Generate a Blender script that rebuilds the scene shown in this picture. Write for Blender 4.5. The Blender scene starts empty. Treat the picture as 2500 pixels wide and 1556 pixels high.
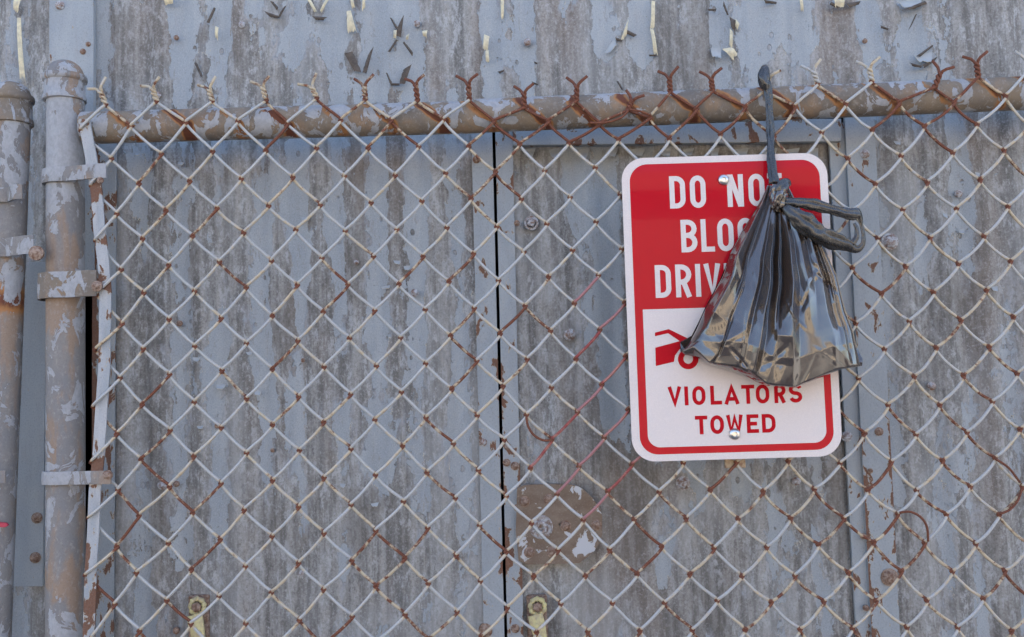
import bpy, math, random
import numpy as np
from mathutils import Vector, Matrix

# ------------------------------------------------------------------ camera
SC = bpy.context.scene
D, H = 1.458, 1.50                 # camera to fence plane (y = 0), camera height
F = 2500 * 35 / 36                 # focal length in photograph pixels
PITCH, ROLL = math.radians(4.5), math.radians(-1.7)
FWD = Vector((0, math.cos(PITCH), math.sin(PITCH)))
R0 = Vector((1, 0, 0)); U0 = Vector((0, -math.sin(PITCH), math.cos(PITCH)))
RT = R0 * math.cos(ROLL) + U0 * math.sin(ROLL)
UP = -R0 * math.sin(ROLL) + U0 * math.cos(ROLL)
CAM = Vector((0, -D, H))
cd = bpy.data.cameras.new('camera'); cam = bpy.data.objects.new('camera', cd)
SC.collection.objects.link(cam); SC.camera = cam
cd.lens = 35; cd.sensor_width = 36; cd.sensor_fit = 'HORIZONTAL'
cd.clip_start = 0.05; cd.clip_end = 2000
m = Matrix.Identity(4)
for r in range(3):
    m[r][0] = RT[r]; m[r][1] = UP[r]; m[r][2] = -FWD[r]; m[r][3] = CAM[r]
cam.matrix_world = m

# ------------------------------------------------------------------ sky, sun, exposure
SUN_EL, SUN_AZ = math.radians(52), math.radians(18)     # azimuth measured from +Y towards +X
w = bpy.data.worlds.new('World'); SC.world = w; w.use_nodes = True
nt = w.node_tree; nt.nodes.clear()
sk = nt.nodes.new('ShaderNodeTexSky'); sk.sky_type = 'NISHITA'; sk.sun_disc = False
sk.sun_elevation = SUN_EL; sk.sun_rotation = SUN_AZ
sk.air_density = 1.0; sk.dust_density = 2.0; sk.ozone_density = 1.0
bg = nt.nodes.new('ShaderNodeBackground'); bg.inputs['Strength'].default_value = 0.12
wo = nt.nodes.new('ShaderNodeOutputWorld')
nt.links.new(sk.outputs[0], bg.inputs[0]); nt.links.new(bg.outputs[0], wo.inputs[0])
sd = bpy.data.lights.new('sun', 'SUN'); so = bpy.data.objects.new('sun', sd); SC.collection.objects.link(so)
sd.energy = 4.5; sd.angle = math.radians(0.53); sd.color = (1.0, 0.93, 0.82)
sdir = Vector((math.sin(SUN_AZ) * math.cos(SUN_EL), math.cos(SUN_AZ) * math.cos(SUN_EL), math.sin(SUN_EL)))
so.rotation_euler = sdir.to_track_quat('Z', 'Y').to_euler(); so.location = (0, 0, 12)
SC.view_settings.view_transform = 'Standard'; SC.view_settings.look = 'None'
SC.view_settings.gamma = 1.0; SC.view_settings.use_curve_mapping = False
SC.view_settings.exposure = 2.48
try:
    SC.cycles.use_denoising = True
    SC.cycles.max_bounces = 4; SC.cycles.diffuse_bounces = 2; SC.cycles.glossy_bounces = 3
    SC.cycles.use_adaptive_sampling = True; SC.cycles.adaptive_threshold = 0.025
except Exception:
    pass

# ------------------------------------------------------------------ helpers
def P(px, py, Y=0.0):
    """pixel of the photograph -> point on the vertical plane y = Y"""
    d = FWD + RT * ((px - 1250) / F) + UP * ((778 - py) / F)
    return CAM + d * ((Y + D) / d.y)

def tag(o, label=None, cat=None, group=None, kind=None):
    if label: o['label'] = label
    if cat: o['category'] = cat
    if group: o['group'] = group
    if kind: o['kind'] = kind
    return o

def empty(name, loc):
    o = bpy.data.objects.new(name, None); SC.collection.objects.link(o)
    o.location = loc; o.empty_display_size = 0.05
    return o

def org(o):
    v = Vector((0, 0, 0))
    while o is not None:
        v += o.location; o = o.parent
    return v

class MB:
    def __init__(s):
        s.v = []; s.f = []; s.mi = []; s.a = {}
    def grid(s, pts, closed_u=False, closed_v=False, mi=0, flip=False):
        """pts[row][col]"""
        b = len(s.v); nr = len(pts); nc = len(pts[0])
        for r in pts: s.v.extend([tuple(p) for p in r])
        for i in range(nr if closed_v else nr - 1):
            for j in range(nc if closed_u else nc - 1):
                q = [b + i * nc + j, b + i * nc + (j + 1) % nc,
                     b + ((i + 1) % nr) * nc + (j + 1) % nc, b + ((i + 1) % nr) * nc + j]
                s.f.append(q[::-1] if flip else q); s.mi.append(mi)
        return b
    def ngon(s, pts, mi=0):
        b = len(s.v); s.v.extend([tuple(p) for p in pts]); s.f.append(list(range(b, b + len(pts)))); s.mi.append(mi)
    def box(s, lo, hi, mi=0):
        x0, y0, z0 = lo; x1, y1, z1 = hi
        s.hexa([(x0,y0,z0),(x1,y0,z0),(x1,y1,z0),(x0,y1,z0)], [(x0,y0,z1),(x1,y0,z1),(x1,y1,z1),(x0,y1,z1)], mi)
    def hexa(s, lo4, hi4, mi=0):
        b = len(s.v); s.v.extend([tuple(p) for p in lo4] + [tuple(p) for p in hi4])
        for q in ((3,2,1,0),(4,5,6,7),(0,1,5,4),(1,2,6,5),(2,3,7,6),(3,0,4,7)):
            s.f.append([b + i for i in q]); s.mi.append(mi)
    def slab(s, outline, y0, y1, mi=0):
        """front polygon (x,z) list, extruded in y"""
        n = len(outline); b = len(s.v)
        s.v.extend([(x, y0, z) for x, z in outline]); s.v.extend([(x, y1, z) for x, z in outline])
        s.f.append(list(range(b, b + n))); s.mi.append(mi)
        s.f.append(list(range(b + 2 * n - 1, b + n - 1, -1))); s.mi.append(mi)
        for i in range(n):
            j = (i + 1) % n
            s.f.append([b + i, b + n + i, b + n + j, b + j]); s.mi.append(mi)
    def tube(s, pts, rad, n=8, cap=True, shape=None, mi=0):
        pts = [Vector(p) for p in pts]; rows = []; up = None
        for i, p in enumerate(pts):
            t = (pts[min(i + 1, len(pts) - 1)] - pts[max(i - 1, 0)])
            if t.length < 1e-9: t = Vector((0, 0, 1))
            t.normalize()
            if up is None:
                up = Vector((0, 1, 0)) if abs(t.y) < .9 else Vector((1, 0, 0))
            up = (up - t * up.dot(t))
            if up.length < 1e-6: up = t.orthogonal()
            up.normalize(); sd_ = t.cross(up)
            r = rad(i) if callable(rad) else rad
            row = []
            for k in range(n):
                a = 2 * math.pi * k / n
                q = shape(i, k, a) if shape else (1.0, 1.0)
                row.append(p + up * (math.cos(a) * r * q[0]) + sd_ * (math.sin(a) * r * q[1]))
            rows.append(row)
        b = s.grid(rows, closed_u=True, mi=mi)
        if cap:
            s.f.append([b + k for k in range(n)][::-1]); s.mi.append(mi)
            e = b + (len(rows) - 1) * n
            s.f.append([e + k for k in range(n)]); s.mi.append(mi)
        return b, len(rows), n
    def lathe(s, prof, c, n=24, mi=0):
        """prof: (r, z) list around vertical axis at c"""
        rows = [[(c[0] + r * math.cos(2*math.pi*k/n), c[1] + r * math.sin(2*math.pi*k/n), c[2] + z) for k in range(n)] for r, z in prof]
        s.grid(rows, closed_u=True, mi=mi)
    def build(s, name, mats, parent=None, smooth=None, loc=None, attrs=None, bevel=0):
        me = bpy.data.meshes.new(name)
        o = bpy.data.objects.new(name, me); SC.collection.objects.link(o)
        if parent is not None: o.parent = parent
        off = org(parent) if parent is not None else Vector((0, 0, 0))
        if loc is not None:
            o.location = Vector(loc) - off
            off = Vector(loc)
        A = np.array(s.v, dtype=float) - np.array(off)
        me.from_pydata(A.tolist(), [], s.f)
        for mt in (mats if isinstance(mats, (list, tuple)) else [mats]): me.materials.append(mt)
        if any(s.mi): me.polygons.foreach_set('material_index', s.mi)
        if attrs:
            for k, val in attrs.items():
                at = me.attributes.new(k, 'FLOAT', 'POINT'); at.data.foreach_set('value', np.array(val, dtype=np.float32))
        if smooth is not None:
            me.polygons.foreach_set('use_smooth', [True] * len(me.polygons))
            if smooth < 180:
                try: me.set_sharp_from_angle(angle=math.radians(smooth))
                except Exception: pass
        me.validate(); me.update()
        if bevel:
            md = o.modifiers.new('bevel', 'BEVEL'); md.width = bevel; md.segments = 2; md.limit_method = 'ANGLE'
        return o

def share(o, parent, loc, scale=1.0, rot=None):
    """another instance of a small piece (shared mesh)"""
    c = o.copy(); SC.collection.objects.link(c); c.parent = parent
    c.location = Vector(loc) - org(parent)
    c.scale = (scale,) * 3
    if rot: c.rotation_euler = rot
    return c

# ------------------------------------------------------------------ node helper
class NT:
    def __init__(s, name):
        s.m = bpy.data.materials.new(name); s.m.use_nodes = True
        s.t = s.m.node_tree; s.t.nodes.clear()
        s.out = s.t.nodes.new('ShaderNodeOutputMaterial'); s.b = s.t.nodes.new('ShaderNodeBsdfPrincipled')
        s.t.links.new(s.b.outputs[0], s.out.inputs[0])
        s.pos = s.t.nodes.new('ShaderNodeNewGeometry').outputs['Position']
    def set(s, sock, v):
        if hasattr(v, 'is_output') or isinstance(v, bpy.types.NodeSocket): s.t.links.new(v, sock)
        elif isinstance(v, (tuple, list)): sock.default_value = tuple(v) + ((1.0,) if len(v) == 3 and len(sock.default_value) == 4 else ())
        else: sock.default_value = v
    def p(s, name, v): s.set(s.b.inputs[name], v)
    def attr(s, n):
        a = s.t.nodes.new('ShaderNodeAttribute'); a.attribute_name = n; return a.outputs['Fac']
    def vec(s, sc, off=(0, 0, 0)):
        n = s.t.nodes.new('ShaderNodeVectorMath'); n.operation = 'MULTIPLY_ADD'
        s.t.links.new(s.pos, n.inputs[0]); n.inputs[1].default_value = sc; n.inputs[2].default_value = off
        return n.outputs[0]
    def noise(s, sc, detail=4, rough=.55, dist=0, off=(0, 0, 0)):
        if not isinstance(sc, (tuple, list)): sc = (sc, sc, sc)
        n = s.t.nodes.new('ShaderNodeTexNoise'); n.inputs['Scale'].default_value = 1
        n.inputs['Detail'].default_value = detail; n.inputs['Roughness'].default_value = rough; n.inputs['Distortion'].default_value = dist
        s.t.links.new(s.vec(sc, off), n.inputs['Vector']); return n.outputs['Fac']
    def voro(s, sc, feature='F1', off=(0, 0, 0), out='Distance'):
        if not isinstance(sc, (tuple, list)): sc = (sc, sc, sc)
        n = s.t.nodes.new('ShaderNodeTexVoronoi'); n.feature = feature; n.inputs['Scale'].default_value = 1
        s.t.links.new(s.vec(sc, off), n.inputs['Vector']); return n.outputs[out]
    def math(s, op, a, b=0.0, c=None, clamp=False):
        n = s.t.nodes.new('ShaderNodeMath'); n.operation = op; n.use_clamp = clamp
        s.set(n.inputs[0], a); s.set(n.inputs[1], b)
        if c is not None: s.set(n.inputs[2], c)
        return n.outputs[0]
    def add(s, a, b): return s.math('ADD', a, b)
    def mul(s, a, b, clamp=False): return s.math('MULTIPLY', a, b, clamp=clamp)
    def lin(s, a, k, c): return s.math('MULTIPLY_ADD', a, k, c)
    def step(s, v, lo, hi):
        n = s.t.nodes.new('ShaderNodeMapRange'); n.interpolation_type = 'SMOOTHSTEP'
        s.set(n.inputs['Value'], v); s.set(n.inputs['From Min'], lo); s.set(n.inputs['From Max'], hi)
        return n.outputs['Result']
    def mix(s, f, a, b, mode='MIX'):
        n = s.t.nodes.new('ShaderNodeMix'); n.data_type = 'RGBA'; n.blend_type = mode
        s.set(n.inputs[0], f); s.set(n.inputs[6], a); s.set(n.inputs[7], b); return n.outputs[2]
    def mixf(s, f, a, b):
        n = s.t.nodes.new('ShaderNodeMix'); s.set(n.inputs[0], f); s.set(n.inputs[2], a); s.set(n.inputs[3], b); return n.outputs[0]
    def bump(s, h, dist, strength=1.0):
        n = s.t.nodes.new('ShaderNodeBump'); n.inputs['Distance'].default_value = dist; n.inputs['Strength'].default_value = strength
        s.set(n.inputs['Height'], h); s.t.links.new(n.outputs[0], s.b.inputs['Normal'])

PAINT = (0.268, 0.294, 0.318)
PAINT2 = (0.320, 0.342, 0.358)
CREAM = (0.62, 0.55, 0.37)
RUST = (0.125, 0.045, 0.026)
OCHRE = (0.46, 0.31, 0.16)

def bare_metal(n, off):
    """weathered zinc sheet: streaks, spangle, brown washes"""
    streak = n.noise((70, 70, 2.6), 3, .65, 0, off)
    broad = n.noise((11, 11, 2.2), 3, .55, 0, (3, 1, 5))
    spk = n.noise(260, 2, .8)
    mott = n.noise((80, 80, 34), 4, .75, 0, (7, 2, 1))
    c = n.mix(n.step(streak, .34, .66), (0.146, 0.141, 0.132), (0.298, 0.291, 0.276))
    c = n.mix(n.mul(n.step(mott, .50, .64), .9), c, (0.37, 0.375, 0.375)); c = n.mix(n.mul(n.step(mott, .46, .34), .6), c, (0.098, 0.092, 0.088))
    c = n.mix(n.mul(n.step(broad, .48, .68), .45), c, (0.185, 0.142, 0.112))
    c = n.mix(n.mul(n.step(spk, .5, .75), .55), c, (0.40, 0.39, 0.40))
    c = n.mix(n.mul(n.step(spk, .5, .28), .5), c, (0.11, 0.10, 0.10))
    return c, spk, streak

def mat_wall(name, off, bias=0.0):
    n = NT(name)
    a = n.attr('paint')
    n1 = n.noise((15, 15, 4.2), 5, .62, .9, off)
    n2 = n.noise((62, 62, 34), 4, .65, 0, off)
    v = n.add(n.add(n.mul(a, .42), bias), n.add(n.lin(n1, 1.35, -.675), n.lin(n2, .85, -.425)))
    mask = n.step(v, -.006, .006)
    # small chips inside the paint
    chip = n.voro((60, 60, 38), off=off)
    chipn = n.noise(26, 3, .6, 0, (1, 9, 4))
    chips = n.mul(n.step(chip, .24, .20), n.step(chipn, .56, .60))
    mask = n.mul(mask, n.math('SUBTRACT', 1.0, chips))
    bare, spk, streak = bare_metal(n, off)
    drift = n.noise((7, 7, 3.2), 3, .6, 0, (11, 4, 2))
    bare = n.mix(n.mul(n.step(drift, .50, .66), .45), bare, (0.33, 0.335, 0.335))
    bare = n.mix(n.mul(n.step(drift, .48, .34), .40), bare, (0.105, 0.092, 0.080))
    # thin worn film of old paint round the solid paint
    film = n.mul(n.step(v, -.17, .0), n.step(n.noise((38, 38, 9), 3, .65, 0, (2, 2, 2)), .45, .62))
    bare = n.mix(n.mul(film, .7), bare, (0.305, 0.315, 0.335))
    pv = n.noise((30, 30, 5), 2, .6, 0, (4, 4, 4))
    pc = n.mix(n.step(pv, .3, .7), PAINT, PAINT2)
    dirt = n.step(n.noise((120, 120, 14), 3, .7, 0, (8, 1, 1)), .55, .8)
    pc = n.mix(n.mul(dirt, .45), pc, (0.27, 0.26, 0.265))
    worn = n.step(n.noise((170, 170, 46), 4, .75, 0, (3, 8, 6)), .56, .64)
    gate = n.step(n.noise((24, 24, 7), 3, .6, 0, (6, 6, 1)), .44, .58)
    worn = n.mul(worn, gate)
    pc = n.mix(n.mul(worn, .75), pc, n.mix(.35, bare, (0.20, 0.19, 0.185)))
    grit = n.noise((520, 520, 420), 2, .8, 0, (1, 2, 3))
    pc = n.mix(n.mul(n.step(grit, .52, .72), .45), pc, (0.43, 0.445, 0.46))
    pc = n.mix(n.mul(n.step(grit, .48, .30), .40), pc, (0.17, 0.175, 0.18))
    rim = n.mul(n.step(v, -.012, -.004), n.step(v, .012, .004))
    c = n.mix(mask, bare, pc)
    c = n.mix(n.mul(rim, n.step(n.noise(45, 2, .5), .55, .65)), c, (0.52, 0.48, 0.40))
    n.p('Base Color', c)
    n.p('Roughness', n.mixf(mask, n.lin(spk, .3, .42), .5)); n.p('Specular IOR Level', .16)
    hgt = n.add(n.mul(mask, 1.0), n.mul(spk, .14))
    n.bump(hgt, .0018, 1.0)
    return n.m

def mat_strip(name, rust=.0, off=(0, 0, 0), col=PAINT2):
    """painted flat steel with chips and rust spots"""
    n = NT(name)
    n1 = n.noise((40, 40, 22), 6, .62, .4, off); spk = n.noise(380, 3, .7)
    e = n.attr('rust')
    v = n.add(n.lin(n1, 1.0, -.5 + rust), n.mul(e, .5))
    mk = n.step(v, .135, .145); rim = n.step(v, .115, .14)
    pc = n.mix(n.step(n.noise((25, 25, 6), 4, .6, .2, off), .3, .7), PAINT, col)
    pc = n.mix(n.mul(n.step(spk, .55, .75), .3), pc, (0.47, 0.48, 0.50))
    pc = n.mix(n.mul(n.step(n.noise((90, 90, 12), 4, .7, 0, off), .56, .8), .4), pc, (0.25, 0.235, 0.23))
    c = n.mix(n.mul(rim, .8), pc, (0.42, 0.35, 0.25))
    c = n.mix(mk, c, n.mix(spk, (0.10, 0.048, 0.032), (0.22, 0.12, 0.08)))
    gr_ = n.noise((480, 480, 380), 2, .8, 0, (1, 2, 3))
    c = n.mix(n.mul(n.step(gr_, .5, .3), .35), c, (0.16, 0.16, 0.16))
    n.p('Base Color', c); n.p('Roughness', n.mixf(mk, .5, .8)); n.p('Specular IOR Level', .16)
    n.bump(n.add(n.mul(mk, -1.0), n.mul(spk, .12)), .0008, .8)
    return n.m

def mat_pipe(name, patch=.0, off=(0, 0, 0), warm=1.0, basec=((0.225, 0.205, 0.198), (0.275, 0.225, 0.172))):
    """old galvanised pipe: brown patina, flakes of blue-grey paint, rust runs"""
    n = NT(name)
    r = n.attr('rust')
    big = n.noise((16, 16, 9), 5, .6, .6, off); fin = n.noise((170, 170, 120), 4, .7, .3, off); spk = n.noise(420, 3, .7)
    c = n.mix(n.step(big, .35, .65), basec[0], basec[1])
    c = n.mix(n.mul(n.step(n.noise((20, 20, 7), 4, .65, .5, (5, 3, 2)), .50, .62), .8 * warm), c, (0.30, 0.185, 0.105))
    c = n.mix(n.mul(n.step(fin, .5, .75), .5), c, (0.37, 0.345, 0.32))
    c = n.mix(n.mul(n.step(spk, .5, .25), .45), c, (0.12, 0.10, 0.085))
    rr = n.add(r, n.lin(n.noise((60, 60, 40), 5, .65, .4), .8, -.4))
    c = n.mix(n.step(rr, .18, .5), c, (0.33, 0.155, 0.06))
    c = n.mix(n.step(rr, .45, .75), c, RUST)
    pm = n.add(n.add(n.lin(n.noise((30, 30, 20), 6, .62, .7, off), 1.9, -.95 + patch), n.mul(n.attr('paint'), .4)), n.mul(r, -.12))
    mk = n.step(pm, .055, .062); rim = n.step(pm, .035, .058)
    c = n.mix(n.mul(rim, .6), c, (0.15, 0.12, 0.10))
    c = n.mix(mk, c, n.mix(n.step(fin, .3, .7), (0.265, 0.268, 0.28), (0.335, 0.34, 0.355)))
    n.p('Base Color', c); n.p('Roughness', n.mixf(mk, .62, .5)); n.p('Specular IOR Level', .18)
    n.bump(n.add(n.mul(mk, 1.0), n.add(n.mul(spk, .25), n.mul(fin, .5))), .0008, .8)
    return n.m

def mat_wire():
    n = NT('painted_wire')
    r = n.attr('rust'); red = n.attr('red')
    n1 = n.noise(75, 5, .65, .3); spk = n.noise(600, 3, .7)
    v = n.add(r, n.lin(n1, 1.3, -.65))
    c = n.mix(n.step(spk, .3, .7), (0.345, 0.342, 0.335), (0.43, 0.428, 0.42))
    c = n.mix(n.mul(n.step(v, .08, .36), .85), c, (0.47, 0.37, 0.235))
    c = n.mix(n.step(v, .36, .56), c, n.mix(n.step(spk, .35, .7), (0.105, 0.036, 0.023), (0.20, 0.075, 0.040)))
    rv = n.add(red, n.lin(n.noise(140, 4, .7), .9, -.45))
    c = n.mix(n.mul(n.step(rv, .42, .75), .75), c, (0.27, 0.060, 0.060))
    n.p('Base Color', c); n.p('Roughness', n.mixf(n.step(v, .3, .5), .42, .8)); n.p('Specular IOR Level', .3)
    n.bump(n.add(n.mul(n.step(v, .38, .5), -.8), n.mul(spk, .4)), .0005, .8)
    return n.m

def simple(name, col, rough=.5, metal=0.0, spec=.5, var=.25, sc=90, bumpd=.0004, col2=None):
    n = NT(name)
    a = n.noise(sc, 5, .65, .3)
    c2 = col2 or tuple(x * (1 - var) for x in col)
    n.p('Base Color', n.mix(n.step(a, .35, .65), col, c2)); n.p('Roughness', rough); n.p('Metallic', metal); n.p('Specular IOR Level', spec)
    if bumpd: n.bump(n.noise(sc * 3, 3, .6), bumpd, .7)
    return n.m

M = {}
M['wall'] = mat_wall('peeling_paint_sheet', (0.3, .7, .2))
M['door'] = mat_wall('peeling_paint_door', (5.1, 2.3, 1.9), -.02)
M['strip'] = mat_strip('painted_strip', -.02)
M['strip_rusty'] = mat_strip('painted_strip_rusty', .035, (4, 2, 7))
M['pipe'] = mat_pipe('patinated_pipe', -.03, (1, 3, 2), .5, ((0.150, 0.130, 0.112), (0.215, 0.170, 0.125)))
M['post'] = mat_pipe('weathered_post', -.005, (6, 2, 9), .7, ((0.185, 0.180, 0.182), (0.215, 0.200, 0.188)))
M['band'] = mat_pipe('weathered_band', .03, (2, 8, 4), .5, ((0.185, 0.180, 0.182), (0.215, 0.200, 0.188)))
M['bar'] = mat_strip('painted_bar', .02, (9, 9, 1), (0.42, 0.415, 0.42))
M['wire'] = mat_wire()
M['flake_out'] = simple('paint_flake_face', PAINT2, .5, var=.15, sc=60)
M['flake_in'] = simple('paint_flake_underside', CREAM, .7, var=.3, sc=120, col2=(0.46, 0.41, 0.30))
M['plate'] = None
M['bolt'] = simple('painted_bolt', (0.40, 0.42, 0.45), .45, var=.5, sc=160, col2=(0.16, 0.09, 0.06))
M['bolt_rust'] = simple('rusty_bolt', (0.13, 0.065, 0.04), .75, var=.4, sc=220, col2=(0.30, 0.22, 0.17))
M['yellow'] = simple('chipped_yellow_paint', (0.56, 0.50, 0.24), .5, sc=120, col2=(0.40, 0.33, 0.20), bumpd=.0015)
M['dark'] = simple('dark_interior', (0.03, 0.028, 0.026), .9, bumpd=0)
M['steel'] = simple('stainless_screw', (0.62, 0.60, 0.58), .28, 1.0, var=.1, bumpd=0)

def S3(v, a, b):
    t = np.clip((v - a) / (b - a), 0, 1); return t * t * (3 - 2 * t)

# ------------------------------------------------------------------ ground and street (behind the camera, seen in the gloss of sign and bag)
def sheet(name, x0, x1, y0, y1, z, mat):
    b = MB(); b.ngon([(x0, y0, z), (x1, y0, z), (x1, y1, z), (x0, y1, z)]); o = b.build(name, mat); tag(o, kind='structure'); return o
mg = NT('asphalt'); mg.p('Base Color', mg.mix(mg.noise(40, 3, .7), (0.06, 0.058, 0.055), (0.11, 0.105, 0.10))); mg.p('Roughness', .9)
mp = NT('concrete'); mp.p('Base Color', mp.mix(mp.noise(9, 3, .7), (0.17, 0.16, 0.145), (0.23, 0.215, 0.19))); mp.p('Roughness', .85)
sheet('ground', -400, 400, -800, 60, -.14, mp.m)
sheet('road', -400, 400, -11, -3.2, -.136, mg.m)
b = MB(); b.box((-400, -3.0, -.13), (400, .12, 0)); tag(b.build('pavement', mp.m), kind='structure')
b = MB(); b.box((-400, -3.2, -.135), (400, -3.003, .005)); tag(b.build('kerb', mp.m), kind='structure')
# sunlit house row on the other side of the street (mirrored in the sign and the bag)
mf = NT('warm_plaster'); mf.p('Base Color', mf.mix(mf.noise(.8, 3, .6), (0.38, 0.30, 0.215), (0.50, 0.42, 0.32))); mf.p('Roughness', .85)
mgl = NT('window_glass'); mgl.p('Base Color', (0.03, 0.035, 0.04)); mgl.p('Roughness', .08)
b = MB(); b.box((-26, -24, -.13), (26, -14, 4.6)); b.box((-26.3, -24.3, 4.61), (26.3, -13.7, 4.9))
facade = b.build('opposite_building', mf.m); tag(facade, kind='structure')
win0 = None
for fl in (1.1,):
    for k in range(13):
        x = -24 + k * 4.0
        if win0 is None:
            b = MB(); b.box((x - .7, -13.97, fl), (x + .7, -13.9, fl + 1.7)); win0 = b.build('window', mgl.m, facade, loc=(x, -13.97, fl))
        else:
            c = win0.copy(); SC.collection.objects.link(c); c.parent = facade; c.location = (x, -13.97, fl)

# ------------------------------------------------------------------ corrugated wall
YW = 0.13                                    # mean depth of the sheet
KX = 0.6 * (D + YW) / D / 1000               # metres per pixel at the wall
PITCHX = 96 * KX
XREF = P(925, 900, YW).x
AMP = 0.0040
def corr(x): return AMP * np.cos(2 * np.pi * (x - XREF) / PITCHX)

# areas where the photograph shows solid paint (+) or bare metal (-): px, py, rx, ry, value
SPLAT = [(445, 110, 34, 170, 1.0), (540, 90, 30, 130, .9), (690, 110, 60, 75, .9), (820, 60, 60, 70, .9), (960, 110, 95, 130, 1.2),
 (905, 250, 30, 80, .6), (1000, 290, 40, 50, .5), (1205, 110, 30, 110, 1.0), (1290, 70, 26, 120, .8), (1480, 80, 36, 80, 1.0), (1560, 80, 40, 80, .9),
 (1770, 60, 40, 80, 1.0), (1880, 70, 60, 90, 1.1), (1960, 60, 24, 90, .7), (2110, 50, 26, 70, .9), (2230, 120, 50, 110, 1.2), (2150, 110, 25, 60, .5),
 (340, 130, 60, 190, -1.1), (600, 190, 45, 110, -.9), (740, 180, 40, 60, -.3), (860, 130, 22, 40, -1.2), (980, 85, 16, 30, -1.0), (1100, 120, 60, 150, -1.1), (1370, 130, 60, 150, -1.0),
 (1660, 150, 55, 130, -1.2), (2050, 110, 38, 120, -1.0), (2400, 120, 90, 190, -1.3), (1520, 190, 60, 60, -.9), (780, 25, 30, 25, -1.0), (660, 48, 30, 18, -.6),
 (350, 440, 50, 60, .5), (520, 400, 40, 90, .6), (700, 480, 50, 130, 1.1), (640, 590, 22, 60, .8), (735, 660, 22, 140, 1.0), (822, 560, 22, 260, .9), (925, 450, 30, 150, 1.0), (1023, 500, 28, 230, 1.0),
 (930, 640, 40, 60, .8), (440, 640, 45, 80, .6), (440, 830, 40, 110, .5), (520, 860, 40, 60, .7), (600, 790, 30, 60, .5), (1110, 520, 26, 90, .9), (650, 860, 30, 80, .6), (920, 780, 40, 60, .6), (1015, 780, 24, 130, .6),
 (580, 470, 40, 120, -.9), (800, 420, 40, 100, -.7), (780, 720, 30, 80, -.9), (860, 620, 26, 100, -.9), (330, 760, 50, 160, -.9), (510, 690, 40, 60, -.8), (690, 700, 20, 160, -1.0), (970, 640, 30, 60, -.8), (1070, 640, 26, 120, -.8),
 (500, 960, 26, 60, .8), (535, 1130, 24, 130, .8), (420, 1120, 24, 90, .6), (530, 1260, 26, 80, .7), (850, 1030, 50, 60, .8), (660, 1000, 24, 90, .7), (720, 1010, 30, 60, .5), (960, 1100, 50, 90, .8), (900, 1140, 36, 60, .6), (1120, 1080, 30, 150, .7),
 (420, 1330, 30, 70, .5), (650, 1170, 20, 60, .6), (740, 1200, 24, 70, .6), (370, 1515, 45, 45, .8), (840, 1380, 12, 40, .6),
 (330, 1000, 40, 120, -1.2), (600, 1010, 34, 90, -.8), (620, 1330, 60, 160, -.9), (780, 1330, 60, 160, -1.0), (950, 1340, 80, 130, -1.0), (700, 1480, 200, 80, -.7), (1080, 1350, 40, 120, -.4), (480, 1450, 40, 60, -.9),
 (2350, 470, 40, 150, .9), (2200, 460, 30, 120, .2), (2320, 620, 40, 80, .5), (2250, 680, 24, 90, .5), (2440, 560, 40, 150, -.9), (2230, 820, 40, 120, -.6), (2380, 800, 50, 120, -.5), (2300, 950, 40, 100, -.3),
 (2350, 1150, 30, 90, .6), (2420, 900, 18, 70, .6), (2250, 1100, 30, 80, -.6), (2430, 1250, 60, 220, -.8), (2250, 1400, 50, 120, -.8), (2330, 1380, 20, 60, .4), (90, 250, 40, 300, -.6), (30, 120, 30, 150, .7)]
SPLAT_D = [(1410, 430, 40, 110, 1.1), (1480, 560, 40, 150, 1.1), (1480, 800, 40, 120, .9), (1490, 980, 40, 120, 1.0), (1330, 470, 45, 120, -.9), (1350, 700, 60, 160, -1.1), (1360, 960, 60, 120, -1.0), (1420, 1080, 60, 70, -.7),
 (1500, 1250, 120, 120, -.9), (1610, 1330, 30, 120, .5), (1680, 1130, 36, 40, .6), (1800, 1170, 40, 60, .7), (1880, 1330, 22, 90, .7), (1970, 1400, 36, 130, .8), (1760, 1360, 70, 140, -.9), (1700, 1500, 200, 60, -.8), (1400, 1470, 120, 70, -1.0), (1930, 1160, 40, 60, -.4), (1290, 700, 24, 300, -.5), (1540, 400, 25, 60, .4)]

def paint_field(X, Z, splats, base):
    val = np.full(X.shape, base) + .36 * np.cos(2 * np.pi * (X - XREF) / PITCHX)
    for px, py, rx, ry, v in splats:
        c = P(px, py, YW)
        val += v * np.exp(-((X - c.x) / (rx * KX * 1.0)) ** 2 - ((Z - c.z) / (ry * KX * 1.0)) ** 2)
    return np.clip(val, -1.6, 1.6)

def corr_sheet(name, x0, x1, z0, z1, mat, parent, yoff=0.0, splats=SPLAT, base=-.25, ragged=False):
    nx = max(8, int((x1 - x0) / .004)); nz = max(6, int((z1 - z0) / .009))
    xs = np.linspace(x0, x1, nx + 1); zs = np.linspace(z0, z1, nz + 1)
    X, Z = np.meshgrid(xs, zs)
    Y = YW + yoff + corr(X)
    # slow dents of old sheet metal
    Y = Y + .0022 * np.sin(X * 7.1 + Z * 3.3) * np.sin(Z * 5.7 - X * 2.1) + .0010 * np.sin(X * 23 + 1.3 * np.sin(Z * 9)) * np.sin(Z * 17 + X * 5)
    b = MB(); b.grid(np.stack([X, Y, Z], -1).tolist())
    return b.build(name, mat, parent, smooth=180, attrs={'paint': paint_field(X, Z, splats, base).ravel()})

def wx(px, py=800, Y=YW): return P(px, py, Y).x
def wz(px, py, Y=YW): return P(px, py, Y).z

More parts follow.
